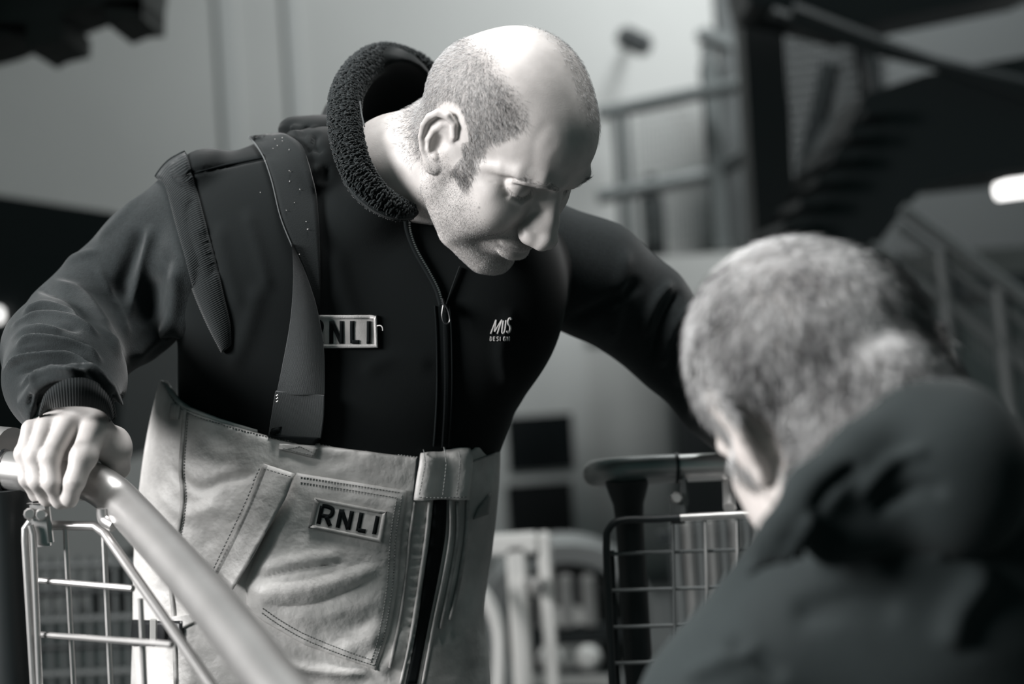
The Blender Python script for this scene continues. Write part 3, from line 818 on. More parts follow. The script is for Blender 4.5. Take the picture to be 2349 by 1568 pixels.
# stitched edge line beside the band
put('seam', TOPS, ribgrid([(438, 398), (520, 378), (606, 360), (616, 360)], 5, 3), M_black, .0012, .002)
# strap over the shoulder and its twisted lower half
Lu = [(575, 324), (606, 362), (625, 415), (645, 500), (672, 568), (700, 625), (716, 690)]
Ru = [(662, 312), (700, 352), (722, 415), (731, 490), (734, 570), (735, 640), (734, 712)]
strap = put('shoulder_strap', TOPS, edgegrid(Lu, Ru, 40, 8), M_web, .006, .003)
put('edge_line', TOPS, ribgrid([(575, 325), (605, 362), (624, 415), (644, 500), (671, 568)], 2.4, 3), M_webg, .0068, .003, parent=strap)
Ll = [(671, 562), (674, 640), (668, 730), (652, 830), (641, 896)]
Rl = [(674, 566), (703, 632), (727, 705), (744, 800), (747, 900)]
nv = 97
G = edgegrid(Ll, Rl, 40, nv)
bul = np.tile(np.sin(np.linspace(0, math.pi, nv))*.006, (40, 1))*np.linspace(.2, 1, 40)[:, None]+(np.arange(nv) % 2)[None]*.0006
lower = put('strap_underside', TOPS, G, M_webg, .010, .004, bulge=bul, smooth=False); tag(lower, 'lighter ribbed underside of the twisted strap')
BOTH = Surf([(toW(VEST[0]), VEST[1]), (toW(TRV[0]), TRV[1])])
G = edgegrid([(640, 890), (634, 940), (627, 992)], [(747, 902), (746, 950), (740, 1000)], 20, nv)
put('strap_end', BOTH, G, M_webg, .014, .005, bulge=np.tile((np.arange(nv) % 2)[None]*.0006, (20, 1)), smooth=False)
put('strap_bar', BOTH, edgegrid([(626, 991), (625, 1008)], [(741, 997), (729, 1013)], 6, 12), M_black, .016, .008)
mb = MB()
for k in range(3): mb.tube([P(638+k*.3, 905+k*7, 1.475), P(634, 908+k*7, 1.475)], .0012, 8)
mb.build('hook', M_metal, strap)

rng = np.random.default_rng(21); mb = MB()
for x, y in [(634, 350), (655, 327), (658, 334), (671, 352), (672, 398), (667, 422), (601, 449), (658, 488), (702, 513), (705, 530), (687, 585), (612, 380), (645, 345), (690, 440), (676, 470), (640, 332)]:
    h = TOPS.hit(x, y)
    if h: mb.tube([h[0]+h[1]*.0068, h[0]+h[1]*.0078+rng.normal(0, .0006, 3)], .00045, 5)
tag(mb.build('lint', M_lthread, strap), kind='stuff')
# ---- lettering made of strokes
def letter(ch):
    S_ = {'R': [[(0, 1), (0, 0)], [(0, 0), (.45, 0), (.78, .10), (.80, .33), (.62, .50), (.10, .52)], [(.42, .52), (.85, 1)]],
          'N': [[(0, 1), (0, 0)], [(0.02, .02), (.80, .98)], [(.82, 1), (.82, 0)]],
          'L': [[(0, 0), (0, 1)], [(0, .94), (.62, .94)]], 'I': [[(0, 0), (0, 1)]],
          'M': [[(0, 1), (.12, 0)], [(.12, 0), (.38, .85)], [(.38, .85), (.82, 0)], [(.82, 0), (.80, 1)]],
          'U': [[(0, 0), (0, .75), (.18, .97), (.50, .97), (.68, .75), (.68, 0)]],
          'S': [[(.68, .12), (.45, 0), (.15, .03), (0, .2), (.15, .42), (.52, .55), (.68, .76), (.5, .96), (.2, 1), (0, .88)]],
          'D': [[(0, 0), (0, 1)], [(0, .02), (.4, .04), (.65, .3), (.65, .7), (.4, .96), (0, .98)]],
          'E': [[(0, 0), (0, 1)], [(0, .04), (.6, .04)], [(0, .5), (.5, .5)], [(0, .96), (.6, .96)]],
          'G': [[(.66, .15), (.4, 0), (.1, .1), (0, .5), (.1, .9), (.4, 1), (.66, .85), (.66, .55), (.4, .55)]],
          'T': [[(.35, 0), (.35, 1)], [(0, .04), (.7, .04)]]}
    return S_[ch]
def text_on(sf, items, material, wd, off, parent, name, square=False):
    """items: (char, origin px, x axis px, y axis px)"""
    VV, FF, n = [], [], 0
    for ch, o, ax, ay in items:
        o, ax, ay = map(lambda a: np.array(a, float), (o, ax, ay))
        for st_ in letter(ch):
            line = [o+ax*a+ay*b for a, b in st_]
            if len(line) > 2: line = catmull(line, 5)
            else: line = [line[0]+(line[1]-line[0])*k/6 for k in range(7)]
            V, Fc = sheet(sf, ribgrid(line, wd, 3, 0), off+.00003*len(VV), .0012)
            VV.append(V); FF += [tuple(i+n for i in f_) for f_ in Fc]; n += len(V)
    return meshobj(name, np.concatenate(VV), FF, material, parent)
# chest badge
tl, tr, br, bl = (690, 722), (864, 722), (867, 797), (694, 797)
badge = put('chest_badge', TOPS, quadgrid([tl, tr, br, bl], 8, 16), M_patch, .0025, .002); tag(badge, 'pale rectangular badge with black letters, partly under the strap')
put('badge_border', TOPS, np.array([[p_, q_] for p_, q_ in zip([tl, tr, br, bl, tl], [(695, 728), (858, 728), (861, 791), (699, 791), (695, 728)])], float).reshape(5, 2, 2)[[0, 0, 1, 1, 2, 2, 3, 3, 4]] if False else
    np.concatenate([edgegrid([a_, b_], [c_, d_], 12, 3) for a_, b_, c_, d_ in ((tl, tr, (698, 730), (857, 730)), (tr, br, (857, 730), (859, 789)), (br, bl, (859, 789), (701, 789)), (bl, tl, (701, 789), (698, 730)))]), M_lthread, .0031, .002, parent=badge)
text_on(TOPS, [('R', (712, 735), (32, 0), (0, 52)), ('N', (760, 735), (29, 0), (0, 52)), ('L', (808, 735), (26, 0), (0, 51)), ('I', (845, 736), (1, 0), (0, 51))], M_black, 9.5, .0031, badge, 'badge_lettering')
mb = MB(); V_ = [P(*a) for a in ((865, 747, 1.497), (872, 746, 1.494), (877, 750, 1.493), (878, 758, 1.494))]; mb.tube(catmull(V_, 4), .0006, 6); mb.build('loose_thread', M_lthread, badge)
# small sewn logo on the far chest
lg = text_on(TOPS, [('M', (1136, 733), (19, 0), (-10, 32)), ('U', (1155, 735), (9, -1), (-4, 29)), ('S', (1166, 730), (10, -1), (-4, 32))], M_lthread, 3.8, .0012, ROOTM, 'chest_logo')
text_on(TOPS, [(c_, (1125+i*7.6, 772), (5.5, -.3), (-.6, 9)) for i, c_ in enumerate('DESIGN')], M_lthread, 1.5, .0010, lg, 'small_lettering')
# zip
zl = [(932, 497), (937, 530), (955, 575), (982, 622), (1003, 662), (1014, 700)]
zl2 = [(1014, 700), (1018, 760), (1019, 860), (1016, 940), (1010, 1022)]
tape = put('zip_tape', TOPS, ribgrid(zl, 16, 4, 8), M_black, .003, .003)
put('zip_tape', TOPS, ribgrid(zl2, 30, 5, 8), M_black, .003, .004)
put('placket_edge', TOPS, ribgrid([(1054, 612), (1040, 650), (1026, 690), (1022, 702)], 3, 3), M_web, .004, .003)
for x0 in (-17, 17): put('placket_edge', TOPS, ribgrid([(x0+a, b) for a, b in zl2], 3, 3), M_black, .0045, .003)
def teeth(line, n, size, m_, nm):
    mb = MB(); L = catmull(line, 30); s_ = np.r_[0, np.cumsum([np.linalg.norm(L[i+1]-L[i]) for i in range(len(L)-1)])]
    for t in np.linspace(0, s_[-1], n):
        x = np.interp(t, s_, [a[0] for a in L]); y = np.interp(t, s_, [a[1] for a in L]); h = TOPS.hit(x, y)
        if h: mb.box(h[0]+h[1]*.005, (size*1.3, size, size*.8), bev=size*.2)
    return mb.build(nm, m_, tape)
teeth([(a+2, b) for a, b in zl], 44, .0017, M_metal, 'zip_teeth'); teeth(zl2, 90, .0015, M_plas, 'zip_teeth')
h = TOPS.hit(1018, 700); pz = h[0]+h[1]*.010
mb = MB(); d_ = (pz-CAM)@FV
mb.tube([P(1015, 684, d_), P(1019, 700, d_), P(1022, 716, d_)], [.003, .0042, .003], 8, flat=.5)
pl = mb.build('zip_slider', M_plas, ROOTM)
mb = MB(); lp = [P(*a, d_-.003) for a in ((1017, 700), (1014, 722), (1018, 738), (1026, 742), (1032, 734), (1028, 712), (1020, 698))]
mb.tube(catmull(lp, 5), .0011, 6); mb.build('zip_pull', M_plas, pl)

# ---- collar lined with curly fleece
CL = [(948, 486, 1.485), (905, 476, 1.475), (858, 446, 1.468), (822, 398, 1.468), (800, 335, 1.478), (790, 270, 1.500), (797, 210, 1.535), (828, 160, 1.58), (872, 132, 1.63), (920, 134, 1.675), (975, 160, 1.70), (1010, 215, 1.715), (1035, 300, 1.71)]
CLW = catmull([Q(*a) for a in CL], 5)
rr = np.interp(np.linspace(0, 1, len(CLW)), [0, .06, .2, .4, .6, .75, 1], [.006, .011, .0155, .0165, .0165, .0135, .010])
def collar_sdf(p):
    d = chain(p, CLW, rr)
    # wall from the roll down to the neckline
    bowl = ell(p, Q(900, 262, 1.655), (R(112, 1.655), R(148, 1.655), .085))
    bowl = smax(bowl, -ell(p, Q(930, 275, 1.60), (R(118, 1.6), R(135, 1.6), .095)), .01)
    bowl = np.maximum(bowl, -(p[..., 2]-1.60))
    return smin(d, bowl, .01)
V, q = field(collar_sdf, (-.23, -.36, 1.42), (.06, -.10, 1.78), .0026, 1)
COLL = (V, q)
collar = meshobj('collar', toW(V), q, M_fleece, ROOTM)
rng = np.random.default_rng(11)
def tufts():
    VV, FF = [], []; n = 0
    # low sphere
    bm = bmesh.new(); bmesh.ops.create_icosphere(bm, subdivisions=1, radius=1); bm.verts.index_update()
    sv = np.array([v.co[:] for v in bm.verts]); sf_ = np.array([[v.index for v in f.verts] for f in bm.faces]); bm.free()
    K = len(CLW)
    arc = np.r_[0, np.cumsum([np.linalg.norm(CLW[i+1]-CLW[i]) for i in range(K-1)])]
    s_ = 0.0
    while s_ < arc[-1]*.86:
        i = min(np.searchsorted(arc, s_, 'right')-1, K-2); t = (s_-arc[i])/(arc[i+1]-arc[i])
        c = CLW[i]*(1-t)+CLW[i+1]*t; r = rr[i]*(1-t)+rr[i+1]*t; T = CLW[i+1]-CLW[i]; T = T/np.linalg.norm(T)
        a = np.array([0, 0, -1.0]); a -= T*(a@T); a /= np.linalg.norm(a); b = np.cross(T, a)
        m_ = max(4, int(2*math.pi*r/.0036))
        off = rng.random()
        for k in range(m_):
            an = 2*math.pi*(k+off)/m_+rng.normal(0, .08)
            nn = a*math.cos(an)+b*math.sin(an); cc = c+nn*(r+.0004)+T*rng.normal(0, .0008)
            u = np.cross(nn, T)
            ca, sa = math.cos(rng.normal(0, .35)), math.sin(rng.normal(0, .35))
            e1 = u*ca+T*sa; e2 = np.cross(nn, e1)
            sc = rng.uniform(.65, 1.35)
            Vt = cc+(sv[:, 0:1]*e1*.0026+sv[:, 1:2]*e2*.0010+sv[:, 2:3]*nn*.0021)*sc
            VV.append(Vt); FF.append(sf_+n); n += len(sv)
        s_ += .0023
    return np.concatenate(VV), np.concatenate(FF)
tv, tf = tufts()
o = meshobj('fleece_lining', toW(tv), tf, M_sherpa, collar); tag(o, 'curly dark fleece lining of the collar', kind='stuff')
# piping under the roll and the hood behind it
mb = MB(); mb.tube(catmull([P(*a) for a in ((948, 494, 1.478), (900, 494, 1.470), (850, 472, 1.462), (806, 428, 1.462), (780, 370, 1.476), (768, 310, 1.498))], 6), .0042, 8); mb.build('collar_piping', M_sweat, collar)
mb = MB(); mb.tube(catmull([P(*a) for a in ((826, 232, 1.487), (830, 262, 1.484), (836, 290, 1.480))], 5), .0008, 8); mb.build('neck_tape', M_webg, collar)
def hood(p):
    d = ell(p, Q(742, 320, 1.64), (R(92, 1.64), R(52, 1.64), .075))
    d = smin(d, ell(p, Q(680, 300, 1.62), (R(40, 1.62), R(30, 1.62), .04)), .012)
    d = smin(d, ell(p, Q(790, 300, 1.70), (R(55, 1.7), R(82, 1.7), .06)), .02)
    return d
V, q = field(hood, (-.30, -.30, 1.52), (-.10, -.15, 1.80), .003, 2)
V = crease(V, q, [([(665, 292), (692, 300), (705, 325)], 7, .006), ([(700, 288), (708, 312), (698, 330)], 6, -.007), ([(720, 285), (722, 315), (735, 345)], 9, .006), ([(745, 300), (742, 330)], 8, -.004), ([(690, 330), (715, 350), (740, 352)], 6, .006)])
meshobj('hood', toW(V), q, M_fleece, ROOTM)
# ribbed cuff
def cuff():
    nu, nv = 150, 10; V = []
    top = catmull([(88, 950, 1.372), (102, 905, 1.352), (135, 876, 1.338), (178, 866, 1.334), (220, 880, 1.345), (252, 912, 1.365), (262, 955, 1.385)], 25)
    bot = catmull([(92, 962, 1.385), (108, 940, 1.368), (140, 934, 1.352), (178, 932, 1.346), (215, 936, 1.355), (242, 948, 1.372), (252, 968, 1.388)], 25)
    for i in range(len(top)):
        for j in range(nv):
            t = j/(nv-1); a = top[i]*(1-t)+bot[i]*t; a = a.copy(); a[2] -= .006*math.sin(math.pi*t)+(.0011 if (i % 4) < 2 else 0)
            V.append(P(*a))
    nu = len(top); n = len(V)
    V2 = [v+FV*.01 for v in V]; Fc = []
    for i in range(nu-1):
        for j in range(nv-1):
            a = i*nv+j; Fc.append((a, a+1, a+nv+1, a+nv)); Fc.append((n+a+nv, n+a+nv+1, n+a+1, n+a))
    return np.array(V+V2), Fc
V, Fc = cuff(); meshobj('cuff', V, Fc, M_rib, ROOTM)
# back half of the cuff closes around the wrist
mb = MB(); mb.tube([P(165, 955, 1.41), P(160, 915, 1.43), P(150, 860, 1.46)], [.029, .034, .036], 24); mb.build('cuff', M_rib, ROOTM)

# ---- trims of the trousers
def stitch(sf, line, m_, wd=1.6, gap=7, ln=4.5, off=.0009, name='stitching', parent=None):
    L = np.array(catmull(line, 20)); s_ = np.r_[0, np.cumsum(np.linalg.norm(np.diff(L, axis=0), axis=1))]
    VV, FF, n = [], [], 0
    for t in np.arange(0, s_[-1]-ln, gap):
        a, b = [np.array([np.interp(k, s_, L[:, 0]), np.interp(k, s_, L[:, 1])]) for k in (t, t+ln)]
        V, Fc = sheet(sf, ribgrid([a, b], wd, 2, 0), off, .001, smooth_n=False)
        VV.append(V); FF += [tuple(i+n for i in f_) for f_ in Fc]; n += len(V)
    return meshobj(name, np.concatenate(VV), FF, m_, parent or ROOTM)
top_line = [(378, 876), (402, 912), (432, 936), (500, 960), (630, 995), (760, 1012), (900, 1030), (960, 1038)]
put('waist_edge', TSURF, ribgrid([(a, b+3) for a, b in top_line], 6, 3), M_bib, .003, .004)
stitch(TSURF, [(a, b+11) for a, b in top_line], M_thread)
put('seam', TSURF, ribgrid([(426, 938), (421, 1000), (416, 1080), (420, 1150), (405, 1250), (395, 1340), (400, 1420), (405, 1568)], 7, 3), M_bibd, .0022, .002)
stitch(TSURF, [(432, 945), (428, 1000), (423, 1080), (427, 1150), (412, 1250), (402, 1340)], M_thread)
put('loop_tab', TSURF, quadgrid([(396, 925), (416, 930), (412, 962), (392, 960)], 5, 5), M_bibd, .003, .003)
# stitched square where the strap is sewn
put('strap_anchor', TSURF, quadgrid([(642, 1018), (733, 1022), (724, 1048), (640, 1030)], 6, 8), M_bib, .003, .003)
for ln_ in ([(650, 1028), (720, 1043)], [(720, 1043), (728, 1026)], [(690, 1024), (718, 1036)], [(655, 1030), (690, 1024)]): stitch(TSURF, ln_, M_thread, 1.4, 6, 4, .0038)
# big front pocket
pl_ = [(682, 1085), (640, 1170), (602, 1248), (560, 1330), (540, 1380)]
pr_ = [(933, 1124), (918, 1210), (910, 1320), (893, 1440), (866, 1538)]
nu, nv = 60, 44
G = edgegrid(pl_, pr_, nu, nv)
# lower edge sweeps from (560,1400) to (862,1538)
bot = np.stack([np.linspace(568, 864, nv), np.interp(np.linspace(568, 864, nv), [568, 600, 700, 864], [1388, 1420, 1478, 1536])], -1)
topl = np.stack([np.linspace(682, 933, nv), np.linspace(1084, 1124, nv)], -1)
for i in range(nu):
    s0 = i/(nu-1)
    lft = np.array([np.interp(s0, [0, .3, .6, .85, 1], [682, 640, 598, 566, 568]), np.interp(s0, [0, .3, .6, .85, 1], [1084, 1170, 1256, 1335, 1388])])
    rgt = np.array([np.interp(s0, [0, .3, .6, .85, 1], [933, 919, 911, 892, 864]), np.interp(s0, [0, .3, .6, .85, 1], [1124, 1225, 1340, 1450, 1536])])
    for j in range(nv):
        t = j/(nv-1)
        base = topl[j]*(1-s0)+bot[j]*s0
        lin0 = topl[0]*(1-s0)+bot[0]*s0; lin1 = topl[-1]*(1-s0)+bot[-1]*s0
        G[i, j] = base+(lft-lin0)*(1-t)+(rgt-lin1)*t
ii, jj = np.meshgrid(np.linspace(0, 1, nu), np.linspace(0, 1, nv), indexing='ij')
edge = np.minimum(np.minimum(ii, 1-ii), np.minimum(jj, 1-jj))
bul = .006*np.clip(edge*9, 0, 1)**.7*1.0+.003*np.sin(ii*9+jj*5)*np.clip(edge*6, 0, 1)*ii
pocket = put('front_pocket', TSURF, G, M_bib, .003, .004, bulge=bul)
PSURF = Surf([(toW(TRV[0]), TRV[1]), (np.array([v.co[:] for v in pocket.data.vertices])+np.array(ROOTM.matrix_world.translation)*0, np.array([list(p.vertices) for p in pocket.data.polygons if len(p.vertices) == 4]))])
for o_ in (8, 20):
    stitch(PSURF, [(690, 1086+o_), (800, 1103+o_), (925-o_*.6, 1122+o_)], M_thread, 1.7, 7, 4.5, .0010, parent=pocket)
    stitch(PSURF, [(930-o_, 1130+o_*.6), (916-o_, 1225), (908-o_, 1340), (890-o_, 1450), (864-o_*.7, 1528-o_*.4)], M_thread, 1.7, 7, 4.5, .0010, parent=pocket)
    stitch(PSURF, [(860-o_*.4, 1533-o_), (780, 1507-o_), (700, 1474-o_), (640, 1440-o_), (600, 1412-o_)], M_thread, 1.7, 7, 4.5, .0010, parent=pocket)
# pocket side flap
G = edgegrid([(609, 1063), (575, 1150), (535, 1240), (500, 1310)], [(682, 1084), (640, 1175), (595, 1262), (546, 1346)], 24, 8)
flap = put('pocket_flap', TSURF, G, M_bib, .007, .004, bulge=np.tile(np.linspace(0, .010, 8), (24, 1)))
put('flap_fold', TSURF, edgegrid([(609, 1063), (575, 1150), (535, 1240), (500, 1310)], [(629, 1070), (592, 1158), (552, 1248), (516, 1318)], 24, 4), M_bibd, .0085, .003, parent=flap)
stitch(TSURF, [(616, 1072), (680, 1092)], M_thread, 2.2, 8, 5, .019, parent=flap)
stitch(TSURF, [(604, 1072), (572, 1150), (530, 1240), (497, 1310)], M_thread, 2.2, 9, 6, .0125, parent=flap)
# trouser badge
bt = [(722, 1141), (887, 1172), (874, 1243), (708, 1209)]
b2 = put('trouser_badge', PSURF, quadgrid(bt, 10, 18), M_bib, .002, .002, parent=pocket)
inner_ = [(731, 1151), (877, 1178), (866, 1234), (719, 1203)]
put('badge_border', PSURF, np.concatenate([edgegrid([bt[i], bt[(i+1) % 4]], [inner_[i], inner_[(i+1) % 4]], 12, 3) for i in range(4)]), M_bibd, .0030, .002, parent=b2)
ax = np.array([.984, .18]); ay = np.array([-.2, .98])
text_on(PSURF, [('R', (739, 1159), ax*32, ay*42), ('N', (783, 1167), ax*30, ay*43), ('L', (829, 1175), ax*28, ay*43), ('I', (866, 1183), ax, ay*42)], M_black, 9.5, .0026, b2, 'badge_lettering')
# belt flap with its dark gap, zip strip and side placket seams
put('flap_gap', TSURF, edgegrid([(956, 1030), (946, 1145)], [(968, 1030), (950, 1145)], 10, 4), M_black, .0035, .003)
bf = put('belt_flap', TSURF, edgegrid([(966, 1029), (955, 1085), (946, 1145)], [(1075, 1024), (1074, 1085), (1066, 1143)], 16, 16), M_bib, .007, .004,
    bulge=.004*np.sin(np.linspace(0, 9, 16))[None]*np.linspace(.2, 1, 16)[:, None])
for ln_ in ([(970, 1046), (962, 1088), (953, 1137)], [(953, 1137), (1000, 1138), (1060, 1136)], [(1014, 1046), (1010, 1085), (1004, 1137)], [(1042, 1046), (1040, 1085), (1034, 1137)]):
    stitch(TSURF, ln_, M_thread, 1.6, 8, 6, .0125, parent=bf)
put('fly_zip', TSURF, edgegrid([(994, 1142), (986, 1226), (972, 1324), (955, 1443), (930, 1568)], [(1022, 1142), (1019, 1222), (1002, 1324), (978, 1443), (955, 1568)], 40, 5), M_black, .003, .003)
for ln_, mm in (([(1030, 1142), (1030, 1225), (1014, 1325), (990, 1443), (968, 1568)], M_bib), ([(1046, 1150), (1046, 1230), (1030, 1330), (1008, 1440)], M_bibd), ([(1070, 1146), (1066, 1230), (1050, 1330), (1030, 1420)], M_bibd), ([(984, 1146), (976, 1226), (962, 1324), (944, 1443), (918, 1568)], M_bib), ([(950, 1150), (940, 1226), (930, 1324), (912, 1443), (893, 1530)], M_bibd)):
    put('placket_seam', TSURF, ribgrid(ln_, 6, 3), mm, .0035, .003)
put('waist_tape', TSURF, ribgrid([(1078, 1060), (1105, 1050), (1132, 1040)], 3, 3), M_bibd, .002, .002)
put('far_badge', TSURF, edgegrid([(1094, 1165), (1083, 1190)], [(1122, 1130), (1116, 1178)], 6, 6), M_thread, .003, .002)
# side buckle
put('side_tab', TSURF, quadgrid([(345, 1425), (440, 1405), (450, 1425), (350, 1480)], 8, 12), M_bib, .003, .004)
mb = MB()
def bx(px, py, d, w_, h_, t_, ang=0):
    mb.box(P(px, py, d), (R(w_, d), t_, R(h_, d)), rot=Matrix.Rotation(math.radians(ang), 3, 'Y'), bev=.001)
hb = TSURF.hit(400, 1450); db = (hb[0]-CAM)@FV-.006
bx(352, 1446, db, 16, 55, .004, 4); mb.build('buckle', mat('pale_plastic', (.5, .5, .48), .4), ROOTM); mb = MB(); bx(430, 1452, db, 14, 50, .004, 4)
mb.build('buckle', mat('pale_plastic', (.5, .5, .48), .4), ROOTM)
put('buckle_strap', TSURF, quadgrid([(310, 1420), (422, 1424), (422, 1470), (306, 1480)], 6, 14), M_plas, .004, .004)
# ================================================================ the second man, close by on the right, seen from behind
_f = np.array([-.10, .58, .80]); _u = np.array([-.42, -.75, .50]); _u /= np.linalg.norm(_u)
_f -= _u*(_f@_u); _f /= np.linalg.norm(_f); _r = np.cross(_f, _u)
H2 = np.stack([_r, _f, _u], 1); T2 = Q(1905, 930, 1.03)
def h2c2(p): return (np.asarray(p, float)@H2.T)*1.06/1000.0+T2
def c2h2(c): return ((np.asarray(c, float)-T2)*1000.0/1.06)@H2
ROOT2 = thing('person', 'man with short grey hair seen from behind, head bowed, in a dark collared jacket', 'person', tuple(P(2150, 1700, 1.0)*np.array([1, 1, 0])))
NECK_SAVE = NECK
NECK = [np.asarray(a, np.float32) for a in (np.array([0, -26, -30.]), np.array([0, -30, -70.]), c2h2(Q(1965, 1090, 1.05)), c2h2(Q(2050, 1180, 1.09)), c2h2(Q(2090, 1260, 1.10)))]
V2, q2 = sdf_mesh(head_sdf, (-100, -190, -230), (110, 125, 138), 2.2); V2 = relax(V2, q2, 1, .4)
NECK = NECK_SAVE
def hd2(p):
    x, y, z = np.abs(p[:, 0]), p[:, 1], p[:, 2]
    front = np.interp(z, [-30, -13, 10, 31, 60, 95, 125], [30, 30, 30, 33, 52, 62, 66])
    d = sm(front+3, front-6, y)
    d *= np.where((z > 0), 1, np.maximum(sm(-62, -38, z)*(y < -8), sm(-26, -16, z)*(y > 14)))
    ear = ((y+6)/24)**2+((z)/36)**2 < 1
    return np.where(ear & (x > 60), 0, d)
tone2 = np.tile([[.62, .575, .55]], (len(V2), 1))*(1-.45*hd2(V2))[:, None]
def inner2(p):
    d = chain(p, [Q(2060, 1190, 1.09), Q(2110, 1420, 1.08), Q(2120, 1800, 1.05), Q(2120, 2300, 1.05)], [.045, .08, .10, .10], .02, (1, 1, .6))
    for a in ([(1800, 1420, 1.02), (1600, 1750, 1.0), (1560, 2050, 1.05), (1560, 2150, 1.12)], [(2420, 1400, 1.06), (2560, 1800, 1.08), (2480, 2100, 1.0), (2440, 2200, .98)]):
        d = smin(d, chain(p, [Q(2110, 1450, 1.07)]+[Q(*k) for k in a], [.042, .034, .032, .026, .026], .015), .015)
    for x in (1950, 2290): d = smin(d, chain(p, [Q(x, 2350, 1.05), Q(x-10, 3600, 1.05), Q(x-20, 4650, 1.08)], [.085, .055, .04], .02), .05)
    return d
V3, q3 = sdf_mesh(inner2, (.05, .06, .84), (.52, 1.25, 1.22), .008)
BV2 = np.concatenate([h2c2(V2), V3]); BQ2 = np.concatenate([q2, q3+len(V2)])
meshobj('body', toW(BV2), BQ2, M_skin, ROOT2, attrs=np.concatenate([tone2, np.tile([[.6, .56, .54]], (len(V3), 1))]))
def flow2(root, nn):
    t = np.zeros_like(root); t[:, 2] = -.9; t[:, 1] = .5; t[root[:, 2] > 100, 1] = 1; return t
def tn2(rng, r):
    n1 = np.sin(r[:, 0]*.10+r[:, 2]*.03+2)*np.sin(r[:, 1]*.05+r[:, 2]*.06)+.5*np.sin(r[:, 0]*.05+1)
    a = rng.random(len(r)); return np.where(a < .25-.35*np.clip(n1, -1, 1)+.75*sm(-5, 55, r[:, 0]), rng.uniform(.02, .09, len(r)), rng.uniform(.45, .9, len(r)))  # patchy grey hair; towards his right, shade put into the strand colour
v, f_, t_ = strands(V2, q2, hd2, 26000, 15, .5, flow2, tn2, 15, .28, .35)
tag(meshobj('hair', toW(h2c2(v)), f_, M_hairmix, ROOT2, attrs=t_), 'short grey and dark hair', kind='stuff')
M_jac = mat('jacket', (0.022, 0.029, 0.030), 0.8, spec=.25, bump=0.3, scale=300, sheen=0.08, bdist=0.001, var=.1, vscale=20)
def jacket(p):
    D = 1.03
    d = chain(p, [Q(2150, 1190, 1.02), Q(2130, 1420, 1.0), Q(2120, 1800, 1.06), Q(2120, 2250, 1.06)], [R(215, D), R(420, D), R(430, D), R(420, D)], .06, (1, 1, .62))
    d = smin(d, chain(p, [Q(2090, 1185, .965), Q(2110, 1350, .99)], [R(185, .965), R(270, 1.0)], .03, (1, 1, 1.05)), .05)
    # shoulders
    d = smin(d, chain(p, [Q(2110, 1260, .98), Q(1890, 1440, .98), Q(1720, 1560, .98)], [R(190, D), R(150, 1.0), R(170, 1.0)], .04), .05)
    d = smin(d, chain(p, [Q(2250, 1260, 1.01), Q(2480, 1420, 1.07)], [R(180, D), R(190, D)], .04), .05)
    # upper arms and forearms
    d = smin(d, chain(p, [Q(1750, 1500, 1.0), Q(1640, 1640, .99), Q(1570, 1950, 1.02), Q(1560, 2090, 1.10)], [R(150, 1), R(165, 1), R(150, 1), R(125, 1)], .03), .04)
    d = smin(d, chain(p, [Q(2450, 1420, 1.07), Q(2560, 1800, 1.08), Q(2490, 2060, 1.02)], [R(170, 1.07), R(140, 1.08), R(110, 1.0)], .03), .04)
    return d
V, q = field(jacket, (.02, .02, .78), (.58, .52, 1.28), .005, 3)
V = crease(V, q, [([(1850, 1300), (1980, 1230), (2100, 1220)], 26, .008), ([(1800, 1420), (1950, 1380), (2080, 1400)], 30, -.006), ([(2180, 1500), (2200, 1400), (2280, 1300)], 34, .008),
                  ([(1660, 1480), (1720, 1500), (1800, 1560)], 22, -.006), ([(2150, 1130), (2180, 1200), (2140, 1290)], 16, .006), ([(1560, 1560), (1640, 1520), (1760, 1480)], 20, .005)])
meshobj('jacket', toW(V), q, M_jac, ROOT2)
def collar2(p):
    d = chain(p, [Q(1716, 1318, 0.900), Q(1786, 1232, 0.890), Q(1872, 1130, 0.900), Q(1985, 1048, 0.910), Q(2095, 980, 0.925), Q(2185, 985, 0.935), Q(2255, 1080, 0.955), Q(2330, 1190, 1.055)],
              [R(9, .95), R(46, .95), R(66, .95), R(76, .98), R(84, 1.02), R(84, 1.06), R(84, 1.1), R(84, 1.1)], .015, (1, 1, .7))
    d = smin(d, chain(p, [Q(1910, 1240, 0.900), Q(2020, 1150, 0.915), Q(2140, 1100, 0.935), Q(2260, 1190, 0.995)], [R(60, .95), R(105, .98), R(120, 1.02), R(110, 1.06)], .02, (1, 1, .6)), .02)
    d = smin(d, cone(p, Q(1790, 1200, 0.915), Q(1830, 1268, 0.917), R(38, .95), R(20, .95), (1, 1, .5)), .02)
    d = smin(d, ell(p, Q(2175, 1085, .925), (.055, .06, .045)), .02)
    return d
V, q = field(collar2, (.10, .0, .80), (.46, .24, 1.20), .004, 2)
V = crease(V, q, [([(1850, 1200), (1900, 1120), (1980, 1060)], 12, -.007), ([(1790, 1300), (1840, 1220), (1880, 1140)], 9, .006), ([(2000, 1180), (2090, 1120), (2180, 1130)], 16, -.006), ([(1960, 1150), (2040, 1060), (2140, 1030)], 14, .005)])
meshobj('jacket_collar', toW(V), q, M_jac, ROOT2)
def legs2(p):
    d = chain(p, [Q(2120, 2150, 1.05), Q(2120, 2350, 1.05)], [.135, .14], .02, (1, 1, .75))
    for x in (1950, 2290): d = smin(d, chain(p, [Q(x, 2350, 1.05), Q(x-10, 3600, 1.05), Q(x-20, 4600, 1.08)], [.105, .078, .06], .02), .05)
    return d
V, q = field(legs2, (.05, .36, .80), (.52, 1.27, 1.25), .008, 2)
meshobj('trousers', toW(V), q, mat('dark_trousers', (.02, .023, .024), .8), ROOT2)
